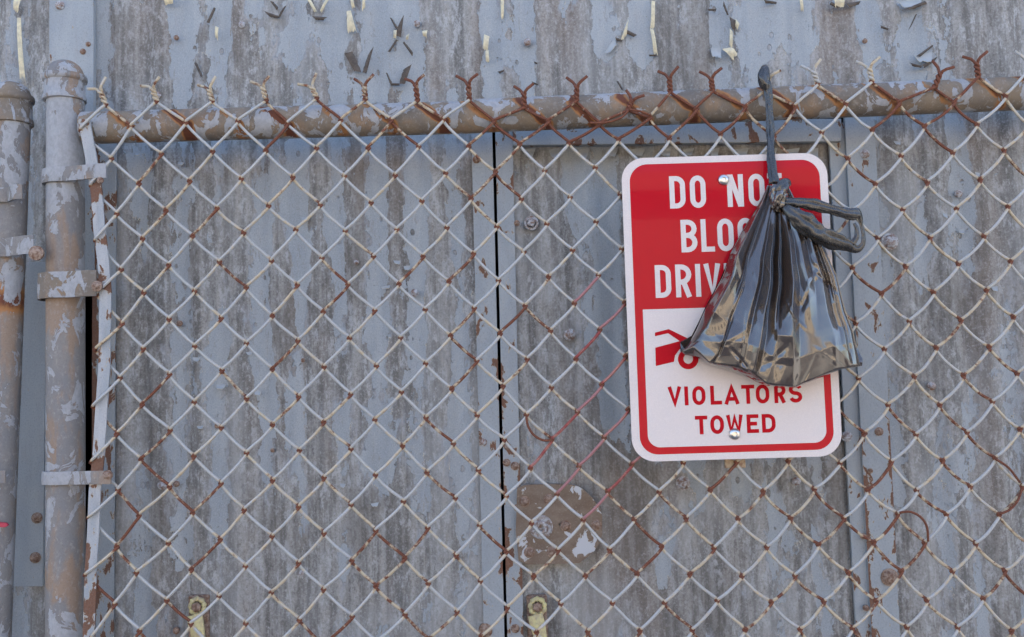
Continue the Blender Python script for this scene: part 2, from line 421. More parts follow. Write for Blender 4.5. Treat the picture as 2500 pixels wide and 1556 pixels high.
wall = empty('corrugated_wall', (0, YW, 0))
tag(wall, 'weathered corrugated steel wall with peeling blue-grey paint behind the fence', 'wall')
DOOR_L, DOOR_R = wx(1214, 850), wx(2086, 850)           # clear opening of the door
DOOR_T = wz(1600, 296)
WL, WR, WT = -3.2, 3.2, 6.0
SLOT_L, SLOT_R = wx(196, 900), wx(262, 900)
upper = corr_sheet('metal_sheet', WL, WR, DOOR_T, WT if False else 2.6, M['wall'], wall, base=-.12)
left_sheet = corr_sheet('metal_sheet', SLOT_R, DOOR_L - .004, 0.0, DOOR_T, M['wall'], wall, base=-.22)
right_sheet = corr_sheet('metal_sheet', DOOR_R + .004, WR, 0.0, DOOR_T, M['wall'], wall, base=-.3)
far_sheet = corr_sheet('metal_sheet', WL, SLOT_L, 0.0, DOOR_T, M['wall'], wall, base=-.1)
b = MB(); b.box((WL, YW - .006, 2.603), (WR, YW + .006, WT)); top_sheet = b.build('metal_sheet', M['strip'], wall)
# the dark room behind, closed on all sides
b = MB(); b.box((WL, YW + .02, -.1), (WR, YW + 2.2, WT))
for i in range(len(b.f)): b.f[i] = b.f[i]
room_faces = [i for i, f in enumerate(b.f)]
b.f = [f for i, f in enumerate(b.f) if i != 2]; b.mi = b.mi[:len(b.f)]       # open towards the wall
inner = b.build('inner_room', M['dark']); tag(inner, kind='structure')

def strip(name, px0, px1, py0, py1, Y0, th, mat, parent, rust=None, pxb0=None, pxb1=None, bev=.0008):
    """vertical flat bar between pixel columns (top) and py0..py1, real plumb bar"""
    t0, t1 = P(px0, py0, Y0), P(px1, py0, Y0)
    b0 = P(pxb0 if pxb0 is not None else px0, py1, Y0); b1 = P(pxb1 if pxb1 is not None else px1, py1, Y0)
    nz = max(2, int((t0.z - b0.z) / .012)); nx = 6
    b = MB(); ru = []
    for (yy, fl) in ((Y0, False),):
        rows = []
        for i in range(nz + 1):
            k = i / nz; row = []
            for j in range(nx + 1):
                s = j / nx
                p = (b0.lerp(b1, s)).lerp(t0.lerp(t1, s), k)
                row.append((p.x, Y0, p.z)); ru.append(rust(s, 1 - k) if rust else 0)
            rows.append(row)
        b.grid(rows)
    # sides and back
    n0 = len(b.v)
    b.hexa([(b0.x, Y0 + .0004, b0.z), (b1.x, Y0 + .0004, b1.z), (b1.x, Y0 + th, b1.z), (b0.x, Y0 + th, b0.z)],
           [(t0.x, Y0 + .0004, t0.z), (t1.x, Y0 + .0004, t1.z), (t1.x, Y0 + th, t1.z), (t0.x, Y0 + th, t0.z)])
    ru += [rust(.5, .5) if rust else 0] * (len(b.v) - n0)
    return b.build(name, mat, parent, attrs={'rust': ru})

rnd = random.Random(4)
YS = YW - .012
# jamb strips of the wall at either side of the door
strip('jamb_strip', 1150, 1201, 300, 1900, YS, .006, M['strip_rusty'], wall, lambda s, k: .16 * max(0, s - .7) / .3 * (k > .35) - .05, 1190, 1240)
strip('jamb_strip', 2062, 2134, 280, 1900, YS - .004, .008, M['strip_rusty'], wall, lambda s, k: .30 * (max(0, .25 - s) / .25 + max(0, s - .8) / .2) * S3(k, .2, .5) - .06, 2146, 2215)
# flat steel column behind the posts, its lower splice plate
strip('steel_column', 122, 228, -420, 690, YS - .004, .010, M['strip'], wall, lambda s, k: .3 * max(0, s - .93) / .07 - .12, 118, 228)
pl = strip('splice_plate', 66, 113, 640, 1432, YS - .012, .006, M['strip'], wall, lambda s, k: -.1, 32, 104)
strip('side_strip', 226, 284, 330, 1900, YS + .001, .004, M['strip_rusty'], wall, lambda s, k: .05 + .3 * (s < .3), 222, 274)

# ------------------------------------------------------------------ door
door = empty('steel_door', (wx(1640, 900), YW, 0))
tag(door, 'corrugated steel door behind the sign with rusty lock plate', 'door')
ds = corr_sheet('door_sheet', DOOR_L + .010, DOOR_R - .006, 0.02, DOOR_T - .012, M['door'], door, yoff=.004, splats=SPLAT_D, base=-.2)
strip('edge_strip', 1209, 1251, 318, 1900, YS + .001, .006, M['strip_rusty'], door, lambda s, k: .26 * (max(0, .35 - s) / .35) * (.3 + k) + .22 * max(0, s - .75) / .25 * S3(k, .3, .6) - .04, 1247, 1286)
strip('edge_strip', 2022, 2060, 300, 1900, YS + .003, .006, M['strip_rusty'], door, lambda s, k: .2 * max(0, .3 - s) / .3 * S3(k, .4, .7) - .06, 2110, 2142)
# top bar
def hbar(name, a, bpt, hpx, Y0, th, mat, parent):
    p0, p1 = P(a[0], a[1], Y0), P(bpt[0], bpt[1], Y0); q0, q1 = P(a[0], a[1] + hpx, Y0), P(bpt[0], bpt[1] + hpx, Y0)
    bb = MB(); bb.hexa([(q0.x, Y0, q0.z), (q1.x, Y0, q1.z), (q1.x, Y0 + th, q1.z), (q0.x, Y0 + th, q0.z)],
                       [(p0.x, Y0, p0.z), (p1.x, Y0, p1.z), (p1.x, Y0 + th, p1.z), (p0.x, Y0 + th, p0.z)])
    return bb.build(name, mat, parent, attrs={'rust': [-.02] * 8}, bevel=.0008)
hbar('top_bar', (1252.5, 300), (2054, 290), 55, YS - .006, .012, M['strip_rusty'], door)

# lock plate
ml = NT('bare_lock_plate')
pm = ml.add(ml.lin(ml.noise((34, 34, 30), 6, .62, .8, (2.2, 0, 3.1)), 1.0, -.5), ml.mul(ml.attr('paint'), .4))
mk = ml.step(pm, .085, .092)
bc = ml.mix(ml.step(ml.noise((30, 30, 60), 5, .65, .3), .3, .7), (0.125, 0.082, 0.056), (0.175, 0.130, 0.098))
bc = ml.mix(ml.mul(ml.step(ml.noise(400, 3, .7), .5, .75), .35), bc, (0.33, 0.28, 0.23))
bc = ml.mix(ml.mul(ml.step(pm, .07, .088), .7), bc, (0.44, 0.37, 0.27))
ml.p('Base Color', ml.mix(mk, bc, (0.44, 0.45, 0.475))); ml.p('Roughness', .55)
ml.bump(mk, .0008, .9)
def zp(x, y): return (1120 + x / 5.4, 1110 + y / 5.4)
out = [(770, 440), (860, 402), (1270, 390), (1500, 398), (1580, 425), (1650, 465), (1760, 570), (1850, 690), (1890, 800), (1895, 1050), (1850, 1180), (1790, 1270), (1690, 1360), (1590, 1430), (1250, 1446), (900, 1450), (790, 1405), (752, 1000)]
YL = YS - .010
pts = [P(*zp(*q), YL) for q in out][::-1]
cz = P(*zp(1330, 920), YL)
b = MB(); rows = [[(cz.x + (p.x - cz.x) * k, YL, cz.z + (p.z - cz.z) * k) for p in pts] for k in (0.02, .25, .45, .65, .8, .92, 1.0)]
rows.append([(p.x, YL + .012, p.z) for p in pts])
b.grid(rows, closed_u=True)
att = []
spl = [(1040, 700, 70, 60, .55), (1700, 690, 60, 30, .6), (880, 1180, 90, 160, .55), (1640, 1250, 100, 90, .65), (1420, 1040, 30, 40, .5), (1300, 800, 200, 250, -.5)]
for v in b.v:
    a_ = 0
    for sx, sy, rx, ry, vv in spl:
        c = P(*zp(sx, sy), YL); a_ += vv * math.exp(-((v[0] - c.x) / (rx / 5.4 * .00065)) ** 2 - ((v[2] - c.z) / (ry / 5.4 * .00065)) ** 2)
    att.append(a_ - .1)
lock = b.build('lock_plate', ml.m, door, smooth=30, attrs={'paint': att})

# ---- small fixings -------------------------------------------------
def dome_mesh(name, r, h, mat, parent, loc, n=14, hexa=0, collar=True):
    """bolt head facing -y: shallow dome or square/hexagonal head on a washer"""
    b = MB(); x, y, z = 0, 0, 0
    def ring(rad, yy, nn=n, ph=0): return [(rad * math.cos(2 * math.pi * k / nn + ph), yy, rad * math.sin(2 * math.pi * k / nn + ph)) for k in range(nn)]
    if hexa:
        b.grid([ring(r * 1.45, .004), ring(r * 1.45, -.001), ring(r * 1.0, -.0016)], closed_u=True)
        b.grid([ring(r, -.001, hexa, .4), ring(r, -h, hexa, .4), ring(r * .8, -h - .0008, hexa, .4), ring(r * .02, -h - .0009, hexa, .4)], closed_u=True)
    else:
        rr = [ring(r * 1.25, .004), ring(r * 1.25, -.0006)] if collar else [ring(r, .004)]
        rr += [ring(r, -.0008), ring(r * .93, -h * .45), ring(r * .7, -h * .8), ring(r * .35, -h), ring(r * .03, -h * 1.02)]
        b.grid(rr, closed_u=True)
    o = b.build(name, mat, None, smooth=40)
    o.parent = parent; o.location = Vector(loc) - org(parent)
    return o
nail0 = dome_mesh('nail_head', .0055, .0035, M['bolt'], wall, P(395, 1185, YW - .006))
for (px, py, sc_, mt) in [(430, 1182, .7, 'bolt_rust'), (385, 232, .8, 'bolt'), (430, 92, .6, 'bolt_rust'), (590, 60, .8, 'bolt'), (740, 880, .5, 'bolt_rust'), (870, 640, .6, 'bolt'), (1012, 715, .9, 'bolt'), (665, 1100, .5, 'bolt_rust'),
                      (430, 1540, .8, 'bolt_rust'), (735, 1400, .6, 'bolt'), (1288, 103, .9, 'bolt'), (1018, 58, .8, 'bolt'), (2112, 100, .6, 'bolt_rust'), (2172, 590, 2.0, 'bolt'), (2275, 943, 1.0, 'bolt'), (2341, 473, .9, 'bolt'), (438, 790, .7, 'bolt_rust'), (530, 1040, .6, 'bolt_rust')]:
    c = share(nail0, wall, P(px, py, YW - .006), sc_)
    if mt != 'bolt':
        c.data = nail0.data.copy(); c.data.materials[0] = M[mt]
dr = nail0.data.copy(); dr.materials[0] = M['bolt_rust']
def rusty(parent, px, py, Y, sc_, name='bolt'):
    c = share(nail0, parent, P(px, py, Y), sc_); c.data = dr; c.name = name; return c
rusty(wall, 1180, 1080, YS - .001, .9).data = nail0.data
rusty(wall, 2112, 376, YS - .005, 1.1).data = nail0.data
rusty(wall, 2068, 1066, YS - .005, 1.2, 'screw').data = nail0.data
for q in [(2146, 1054, 1.0), (2172, 1410, 2.0), (2115, 1485, .7), (2108, 1310, .7), (1185, 1540, 1.6), (1163, 390, .9), (215, 108, .6), (202, 126, .7), (2125, 1150, .6)]:
    rusty(wall, q[0], q[1], YS - (.005 if q[0] > 1500 or q[0] < 300 else .001), q[2])
rusty(wall, 146, 13, YS - .005, 1.1).data = nail0.data
rusty(pl, 90, 1265, YS - .013, 1.25); rusty(pl, 86, 1362, YS - .013, 1.25)
for q in [(1257, 1138, 1.0), (1237, 1130, .9), (1262, 545, .7), (1262, 1240, .8), (1258, 1535, 1.0), (1239, 1090, .8)]:
    rusty(door, q[0], q[1], YS, q[2])
sq = dome_mesh('square_bolt', .0080, .007, M['bolt'], door, P(1297, 545, YW - .004), hexa=4)
c = share(nail0, door, P(1391, 817, YW - .003), 1.4); c = share(nail0, door, P(1668, 1180, YW - .003), 1.6); c = share(nail0, door, P(1945, 1175, YW - .003), 1.0)
for (x, y) in [(870, 620), (1190, 590), (1410, 940), (1815, 930), (930, 1290), (1230, 1285)]:
    rusty(lock, *zp(x, y), YL - .0005, 1.25, 'screw')
# keyhole cylinder
kc = P(*zp(1085, 955), YL)
b = MB()
def ringy(c, r, y, n=24): return [(c.x + r * math.cos(2 * math.pi * k / n), y, c.z + r * math.sin(2 * math.pi * k / n)) for k in range(n)]
b.grid([ringy(kc, .0185, YL + .001), ringy(kc, .0185, YL - .002), ringy(kc, .0165, YL - .003), ringy(kc, .0160, YL - .001), ringy(kc, .0105, YL - .001), ringy(kc, .0105, YL - .006), ringy(kc, .0085, YL - .008), ringy(kc, .0050, YL - .008), ringy(kc, .0048, YL - .002), ringy(kc, .0002, YL - .002)], closed_u=True)
b.build('lock_cylinder', M['bolt'], lock, smooth=40)

# yellow latch hooks at the bottom of the picture
def latch(px, py, parent, Yb, label=None):
    c = P(px, py, Yb); e = empty('x', c); bpy.data.objects.remove(e)
    b = MB()
    def rg(r, y, cx=0, cz=0, n=20, sx=1.0): return [(c.x + cx + sx * r * math.cos(2 * math.pi * k / n), y, c.z + cz + r * math.sin(2 * math.pi * k / n)) for k in range(n)]
    # eye ring
    ring = []
    for i in range(25):
        a = 2 * math.pi * i / 24; ring.append((c.x + .0105 * math.cos(a), Yb - .010, c.z + .0115 * math.sin(a)))
    b.tube(ring, lambda i: .0040 + .0012 * math.sin(i * 2.3), 8, cap=False)
    # shank curving down from the ring
    path = [(c.x - .004, Yb - .012, c.z - .012), (c.x - .001, Yb - .014, c.z - .026), (c.x + .003, Yb - .015, c.z - .045), (c.x + .005, Yb - .014, c.z - .07), (c.x + .006, Yb - .010, c.z - .11)]
    b.tube(path, lambda i: (.012, .0125, .0105, .0085, .0075)[i], 10, shape=lambda i, k, a: (.6, 1.0))
    o = b.build('latch_hook', M['yellow'], parent, smooth=50)
    nut = dome_mesh('nut', .0075, .010, M['bolt_rust'], o, Vector((c.x, Yb - .007, c.z)), hexa=6)
    bb = MB(); bb.box((c.x - .017, Yb - .003, c.z - .13), (c.x + .015, Yb + .008, c.z + .016))
    bb.build('back_plate', M['bolt_rust'], o, bevel=.003)
    return o
latch(487, 1478, wall, YW - .006)
latch(1312, 1478, door, YW - .004)

# ------------------------------------------------------------------ curled paint flakes
def flake(parent, a, bb, d, curl, taper=.2, jag=.12, Y=None, seed=0):
    rr = random.Random(seed)
    Y = YW - .0065 if Y is None else Y
    A, B = P(a[0], a[1], Y), P(bb[0], bb[1], Y); A.y = B.y = 0
    Dv = P(a[0] + d[0], a[1] + d[1], Y) - P(a[0], a[1], Y); Dv.y = 0
    L = Dv.length; Dn = Dv.normalized(); ang = math.radians(curl); R = L / ang
    nu, nv = 9, 9; th = .0007
    js = [1 - jag * rr.random() - (jag if rr.random() < .3 else 0) for _ in range(nu + 1)]
    sh = [rr.uniform(-.06, .06) for _ in range(nu + 1)]
    F_, B_ = [], []
    mid = (A + B) / 2
    for j in range(nv + 1):
        v = j / nv; rf, rb = [], []
        for i in range(nu + 1):
            u = i / nu; s_ = v * L * js[i]
            base = A.lerp(B, u)
            base = base.lerp(mid, taper * v ** 1.3)
            th_ = s_ / R * (1 + .25 * (u - .5) + sh[i])
            inp = R * math.sin(th_); outp = R * (1 - math.cos(th_))
            nrm = Vector((0, -math.cos(th_), 0)) + Dn * (math.sin(th_))       # outward side before curling is -y
            nrm = Vector((0, -1, 0)) * math.cos(th_) - Dn * math.sin(th_)
            p = base + Dn * inp + Vector((0, Y - outp, 0))
            rf.append(p + nrm * th * .5); rb.append(p - nrm * th * .5)
        F_.append(rf); B_.append(rb)
    b = MB(); n0 = len(b.v)
    b.grid(F_, mi=0); b.grid(B_, mi=1, flip=True)
    b.grid([F_[-1], B_[-1]], mi=1); b.grid([[r[0] for r in F_], [r[0] for r in B_]], mi=1); b.grid([[r[-1] for r in F_], [r[-1] for r in B_]], mi=1)
    return b.build('paint_flake', [M['flake_out'], M['flake_in']], parent, smooth=50)

M['flake_shaded'] = simple('paint_flake_shaded_underside', (0.060, 0.047, 0.038), .85, var=.4, sc=120, col2=(0.105, 0.085, 0.07))  # dark brown underside with the shade of the curled tears put into its colour
def flap(parent, quad, kind, seed, lift=.004):
    """torn paint folded over: a curved thin strip standing off the sheet, its underside turned outwards"""
    rr = random.Random(seed); Y = YW - .0085
    c = [P(x, y, Y) for x, y in quad]; n = 8; Fr, Bk = [], []
    ju = [rr.uniform(-.10, .10) for _ in range(n + 1)]; jv = [rr.uniform(-.06, .06) for _ in range(n + 1)]
    for i in range(n + 1):
        u = i / n; rf, rk = [], []
        for j in range(n + 1):
            v = j / n; vv = v + (ju[i] * v if j == n else 0)
            p = c[0].lerp(c[1], u + jv[j] * (1 if 0 < i < n else .5)).lerp(c[3].lerp(c[2], u), vv)
            yy = Y - lift * (.25 + math.sin(math.pi * (.08 + .84 * v)) * (.7 + .3 * math.sin(math.pi * u)))
            rf.append((p.x, yy, p.z)); rk.append((p.x, yy + .0009, p.z))
        Fr.append(rf); Bk.append(rk)
    b = MB(); b.grid(Fr, mi=0); b.grid(Bk, mi=1, flip=True)
    for e in (([r[0] for r in Fr], [r[0] for r in Bk]), ([r[-1] for r in Fr], [r[-1] for r in Bk]), (Fr[0], Bk[0]), (Fr[-1], Bk[-1])): b.grid(list(e), mi=1)
    return b.build('paint_flake', [M[kind], M['flake_out']], parent, smooth=50)
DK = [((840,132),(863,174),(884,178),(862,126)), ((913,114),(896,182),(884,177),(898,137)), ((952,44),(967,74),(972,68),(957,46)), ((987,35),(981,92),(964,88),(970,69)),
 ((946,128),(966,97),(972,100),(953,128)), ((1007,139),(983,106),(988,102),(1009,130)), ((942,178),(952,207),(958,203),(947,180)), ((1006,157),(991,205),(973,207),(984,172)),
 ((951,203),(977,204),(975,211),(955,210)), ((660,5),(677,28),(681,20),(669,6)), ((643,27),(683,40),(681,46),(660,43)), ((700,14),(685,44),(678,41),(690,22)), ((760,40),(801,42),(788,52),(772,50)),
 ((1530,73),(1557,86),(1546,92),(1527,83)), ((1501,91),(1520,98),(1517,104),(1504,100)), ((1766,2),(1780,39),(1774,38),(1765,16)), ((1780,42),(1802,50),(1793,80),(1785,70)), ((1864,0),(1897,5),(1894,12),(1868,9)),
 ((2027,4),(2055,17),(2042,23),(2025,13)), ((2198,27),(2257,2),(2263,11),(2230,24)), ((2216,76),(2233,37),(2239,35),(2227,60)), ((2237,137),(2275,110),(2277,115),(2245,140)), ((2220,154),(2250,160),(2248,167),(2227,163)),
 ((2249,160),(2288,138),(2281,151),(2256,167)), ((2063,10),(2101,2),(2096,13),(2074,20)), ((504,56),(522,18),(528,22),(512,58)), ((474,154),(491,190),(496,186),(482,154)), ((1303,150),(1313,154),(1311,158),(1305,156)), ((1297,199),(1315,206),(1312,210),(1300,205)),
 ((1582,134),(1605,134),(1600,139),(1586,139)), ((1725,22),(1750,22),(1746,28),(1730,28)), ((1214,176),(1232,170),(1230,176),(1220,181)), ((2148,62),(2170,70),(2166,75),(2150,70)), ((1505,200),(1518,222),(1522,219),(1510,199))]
CR = [((400,-8),(424,-8),(424,10),(405,13)), ((43,45),(53,45),(64,196),(50,190)), ((37,-4),(55,-2),(46,31),(35,26)), ((751,1),(759,0),(774,28),(769,33)), ((804,1),(796,0),(782,28),(787,32)),
 ((847,29),(857,27),(870,76),(849,81)), ((854,-6),(863,-2),(867,19),(860,23)), ((886,-6),(894,-2),(892,19),(884,29)), ((962,75),(969,75),(968,97),(961,93)), ((1000,83),(993,87),(991,99),(997,98)), ((1031,77),(1044,75),(1042,93),(1033,89)),
 ((1182,85),(1195,91),(1191,125),(1179,123)), ((1185,126),(1193,124),(1195,156),(1186,151)), ((1222,-6),(1231,-6),(1230,47),(1223,47)), ((1590,3),(1599,5),(1597,71),(1587,73)), ((1587,73),(1596,74),(1605,133),(1595,129)),
 ((1526,67),(1534,49),(1529,91),(1515,99)), ((1795,47),(1805,59),(1799,75),(1794,65)), ((1762,121),(1786,117),(1799,133),(1788,147)), ((1781,71),(1788,79),(1787,117),(1779,113)), ((1949,-5),(1957,-5),(1961,27),(1954,29)), ((2035,-6),(2061,-6),(2059,17),(2037,19)), ((527,65),(535,69),(533,99),(526,91))]
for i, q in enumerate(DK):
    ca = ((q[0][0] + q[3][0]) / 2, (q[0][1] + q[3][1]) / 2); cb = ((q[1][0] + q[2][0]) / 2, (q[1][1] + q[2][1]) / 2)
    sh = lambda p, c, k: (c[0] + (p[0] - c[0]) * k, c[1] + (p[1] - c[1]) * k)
    flap(upper, (sh(q[0], ca, .95), sh(q[1], cb, .8), sh(q[2], cb, .8), sh(q[3], ca, .95)), 'flake_shaded', 400 + i, .0028)
for i, q in enumerate(CR): flap(upper, q, 'flake_in', 500 + i, .005)
# slightly lifted tongues between the tears
for i, (a, bb_, d, cu, tp) in enumerate([((2232, 134), (2276, 128), (2, 26), 38, .4), ((1476, 130), (1500, 92), (10, 10), 34, .5), ((2196, 6), (2250, -8), (4, 22), 34, .3), ((1735, 118), (1760, 118), (2, 28), 30, .2)]):
    flake(upper, a, bb_, d, cu, tp, seed=300 + i)
rl = random.Random(12)
for i, (x, y) in enumerate([(960, 636), (985, 650), (470, 872), (930, 700), (600, 860), (528, 938), (330, 372), (435, 395), (2182, 345), (2300, 520), (2420, 700), (2340, 560), (2380, 420), (480, 1040), (830, 1180), (905, 1230), (620, 950), (735, 530)]):
    ww = rl.uniform(12, 24)
    par = left_sheet if x < 1300 else right_sheet
    flake(par, (x, y), (x + ww, y + rl.uniform(-4, 4)), (rl.uniform(-2, 2), rl.uniform(9, 16)), rl.uniform(35, 65), .4, seed=50 + i)
# torn paint under the door's top bar
for i in range(12):
    x = 1290 + i * 62 + rl.uniform(-12, 12)
    flake(ds, (x, 366), (x + rl.uniform(24, 44), 365 - 4), (rl.uniform(-4, 4), rl.uniform(18, 34)), rl.uniform(25, 60), .6, Y=YW - .003, seed=90 + i)

# ------------------------------------------------------------------ chain link fence
fence = empty('chain_link_fence', (P(160, 800, .03).x, .03, 0))
tag(fence, 'rusty chain-link fence with end post and top rail in front of the wall', 'fence')
NODE = {}
def row(j, start, pts):
    for k, p in enumerate(pts):
        if p: NODE[(j, start + k)] = p
row(0, 0, [(258,255),(382,247),(518,247),(650,245),(773,239),(892,242),(1019,245),(1146,242),(1280,262),(1407,245),(1534,267),(1636,222),(1739,220),(1868,220),(1996,204),(2128,198),(2282,212),(2388,185)])
row(1, .5, [(319,309),(454,299),(581,296),(702,302),(832,294),(955,294),(1083,292),(1205,296),(1339,296),(1465,302),(1587,288),(1700,267),(1819,261),(1941,259),(2065,254),(2196,249),(2330,250),(2455,235)])
row(2, 0, [(272,388),(394,376),(519,370),(649,369),(773,362),(899,362),(1022,358),(1144,358),(1269,352),(1389,349),(1510,341),(1634,339),(1759,328),None,(2006,323),(2130,317),(2257,308),(2385,304)])
row(3, .5, [(339,449),(463,443),(589,437),(715,433),(841,430),(965,428),(1088,423),(1210,420),(1330,417),(1453,410),None,None,None,None,(2070,387),(2200,381),(2326,373),(2451,366)])
row(4, 0, [(285,523),(405,515),(530,509),(656,503),(782,501),(906,495),(1030,491),(1150,486),(1273,486),(1392,482),(1514,476),None,None,None,None,(2137,449),(2264,445),(2393,439)])
row(5, .5, [(348,583),(470,577),(595,569),(722,562),(843,564),(969,560),(1091,556),(1213,554),(1335,547),(1455,542),None,None,None,None,(2080,514),(2204,512),(2335,510),(2461,504)])
row(6, 0, [(296,659),(412,647),(536,639),(663,637),(786,630),(912,626),(1033,626),(1156,620),(1279,615),(1398,611),(1518,608),None,None,None,None,(2143,582),(2271,580),(2402,577)])
row(7, .5, [(351,715),(475,711),(601,702),(726,696),(849,695),(974,694),(1096,688),(1217,685),(1339,676),(1461,672),None,None,None,None,(2081,654),(2211,651),(2340,644),(2467,638)])
row(8, 0, [(298,791),(413,779),(540,777),(665,772),(789,762),(915,758),(1038,756),(1158,752),(1282,747),(1402,741),(1525,739),None,None,None,None,(2152,717),(2279,714),(2408,708)])
row(9, .5, [(350,851),(475,846),(602,838),(727,832),(853,826),(978,824),(1100,820),(1221,815),(1344,808),(1464,805),None,None,None,None,(2089,789),(2220,784),(2346,782),(2474,773)])
row(10, 0, [(293,923),(414,914),(542,904),(665,902),(791,896),(919,894),(1039,888),(1164,881),(1287,877),(1406,877),(1527,870),None,None,None,None,(2159,852),(2286,849),(2415,847)])
row(11, .5, [(347,988),(474,982),(602,973),(729,969),(856,963),(980,957),(1103,950),(1228,943),(1346,946),(1469,939),None,None,None,None,(2096,923),(2232,919),(2352,917),(2483,912)])
row(12, 0, [(285,1060)]); row(12, 8, [(1285,1013),(1410,1006),(1533,1000)]); row(12, 15, [(2168,988),(2294,988),(2423,980)])
row(13, .5, [(344,1122),(473,1114),(602,1106),(731,1100),(857,1096),(983,1089),(1107,1083),(1231,1073),(1347,1073),(1475,1069),None,None,None,None,(2110,1057),(2236,1061),(2361,1055),(2490,1048)])
row(14, 8, [(1295,1143),(1413,1139),(1542,1135),(1668,1130),None,None,(2051,1131),(2176,1127),(2301,1125),(2429,1118)])
row(15, .5, [(339,1259),(470,1253),(596,1245),(729,1238),(857,1232),(985,1224),(1112,1216),(1236,1212),(1360,1207),(1484,1201),(1609,1201),(1734,1197),(1863,1199),(1988,1194),(2119,1197),(2237,1197),(2369,1187),(2496,1187)])
row(16, 9, [(1424,1269),(1548,1269),(1675,1265),(1802,1267),(1930,1265),(2060,1265),(2192,1254),(2310,1255),(2439,1257)])
row(17, .5, [(333,1398),(467,1391),(599,1383),(729,1375),(859,1369),(988,1363),(1114,1356),None,None,(1488,1341),(1615,1335),(1743,1339),(1872,1335),(1998,1330),(2133,1324),(2257,1325),(2382,1327)])
row(18, 8, [(1303,1407),(1429,1407),(1555,1402),(1684,1402),(1811,1407),(1941,1405),(2071,1398),(2200,1395),(2325,1395),(2453,1393)])
row(19, 1.5, [(466,1522),(600,1522),(731,1514),(860,1505),(989,1501),(1116,1493),None,(1369,1474),(1495,1472),(1622,1472),(1751,1466),(1883,1470),(2011,1468),(2139,1467),(2262,1465),(2400,1461)])
row(20, 8, [(1310,1544),(1435,1542),(1562,1540),(1690,1538),(1819,1538),(1953,1536),(2081,1534),(2214,1531),(2338,1531)])
K_ = sorted(NODE)
def basis(i, j):
    x, y = (i - 9) / 9, (j - 10) / 10
    return [1, x, y, x*x, x*y, y*y, x*x*y, x*y*y]
AA = np.array([basis(i, j) for j, i in K_]); bx_ = np.array([NODE[k][0] for k in K_]); by_ = np.array([NODE[k][1] for k in K_])
cx = np.linalg.lstsq(AA, bx_, rcond=None)[0]; cy = np.linalg.lstsq(AA, by_, rcond=None)[0]
W20 = {}
def node(j, i):
    """world point of the crossing i in row j"""
    if (j, i) in NODE: return P(*NODE[(j, i)], 0)
    if j <= 20:
        bb = np.array(basis(i, j)); return P(float(bb @ cx), float(bb @ cy), 0)
    # below the picture: go on with the regular pitch
    a = node(20, round(i) if True else i); h = .0413
    off = (i - round(i)) * .0765
    return Vector((a.x + off - .0004 * (j - 20), 0, a.z - (j - 20) * h))
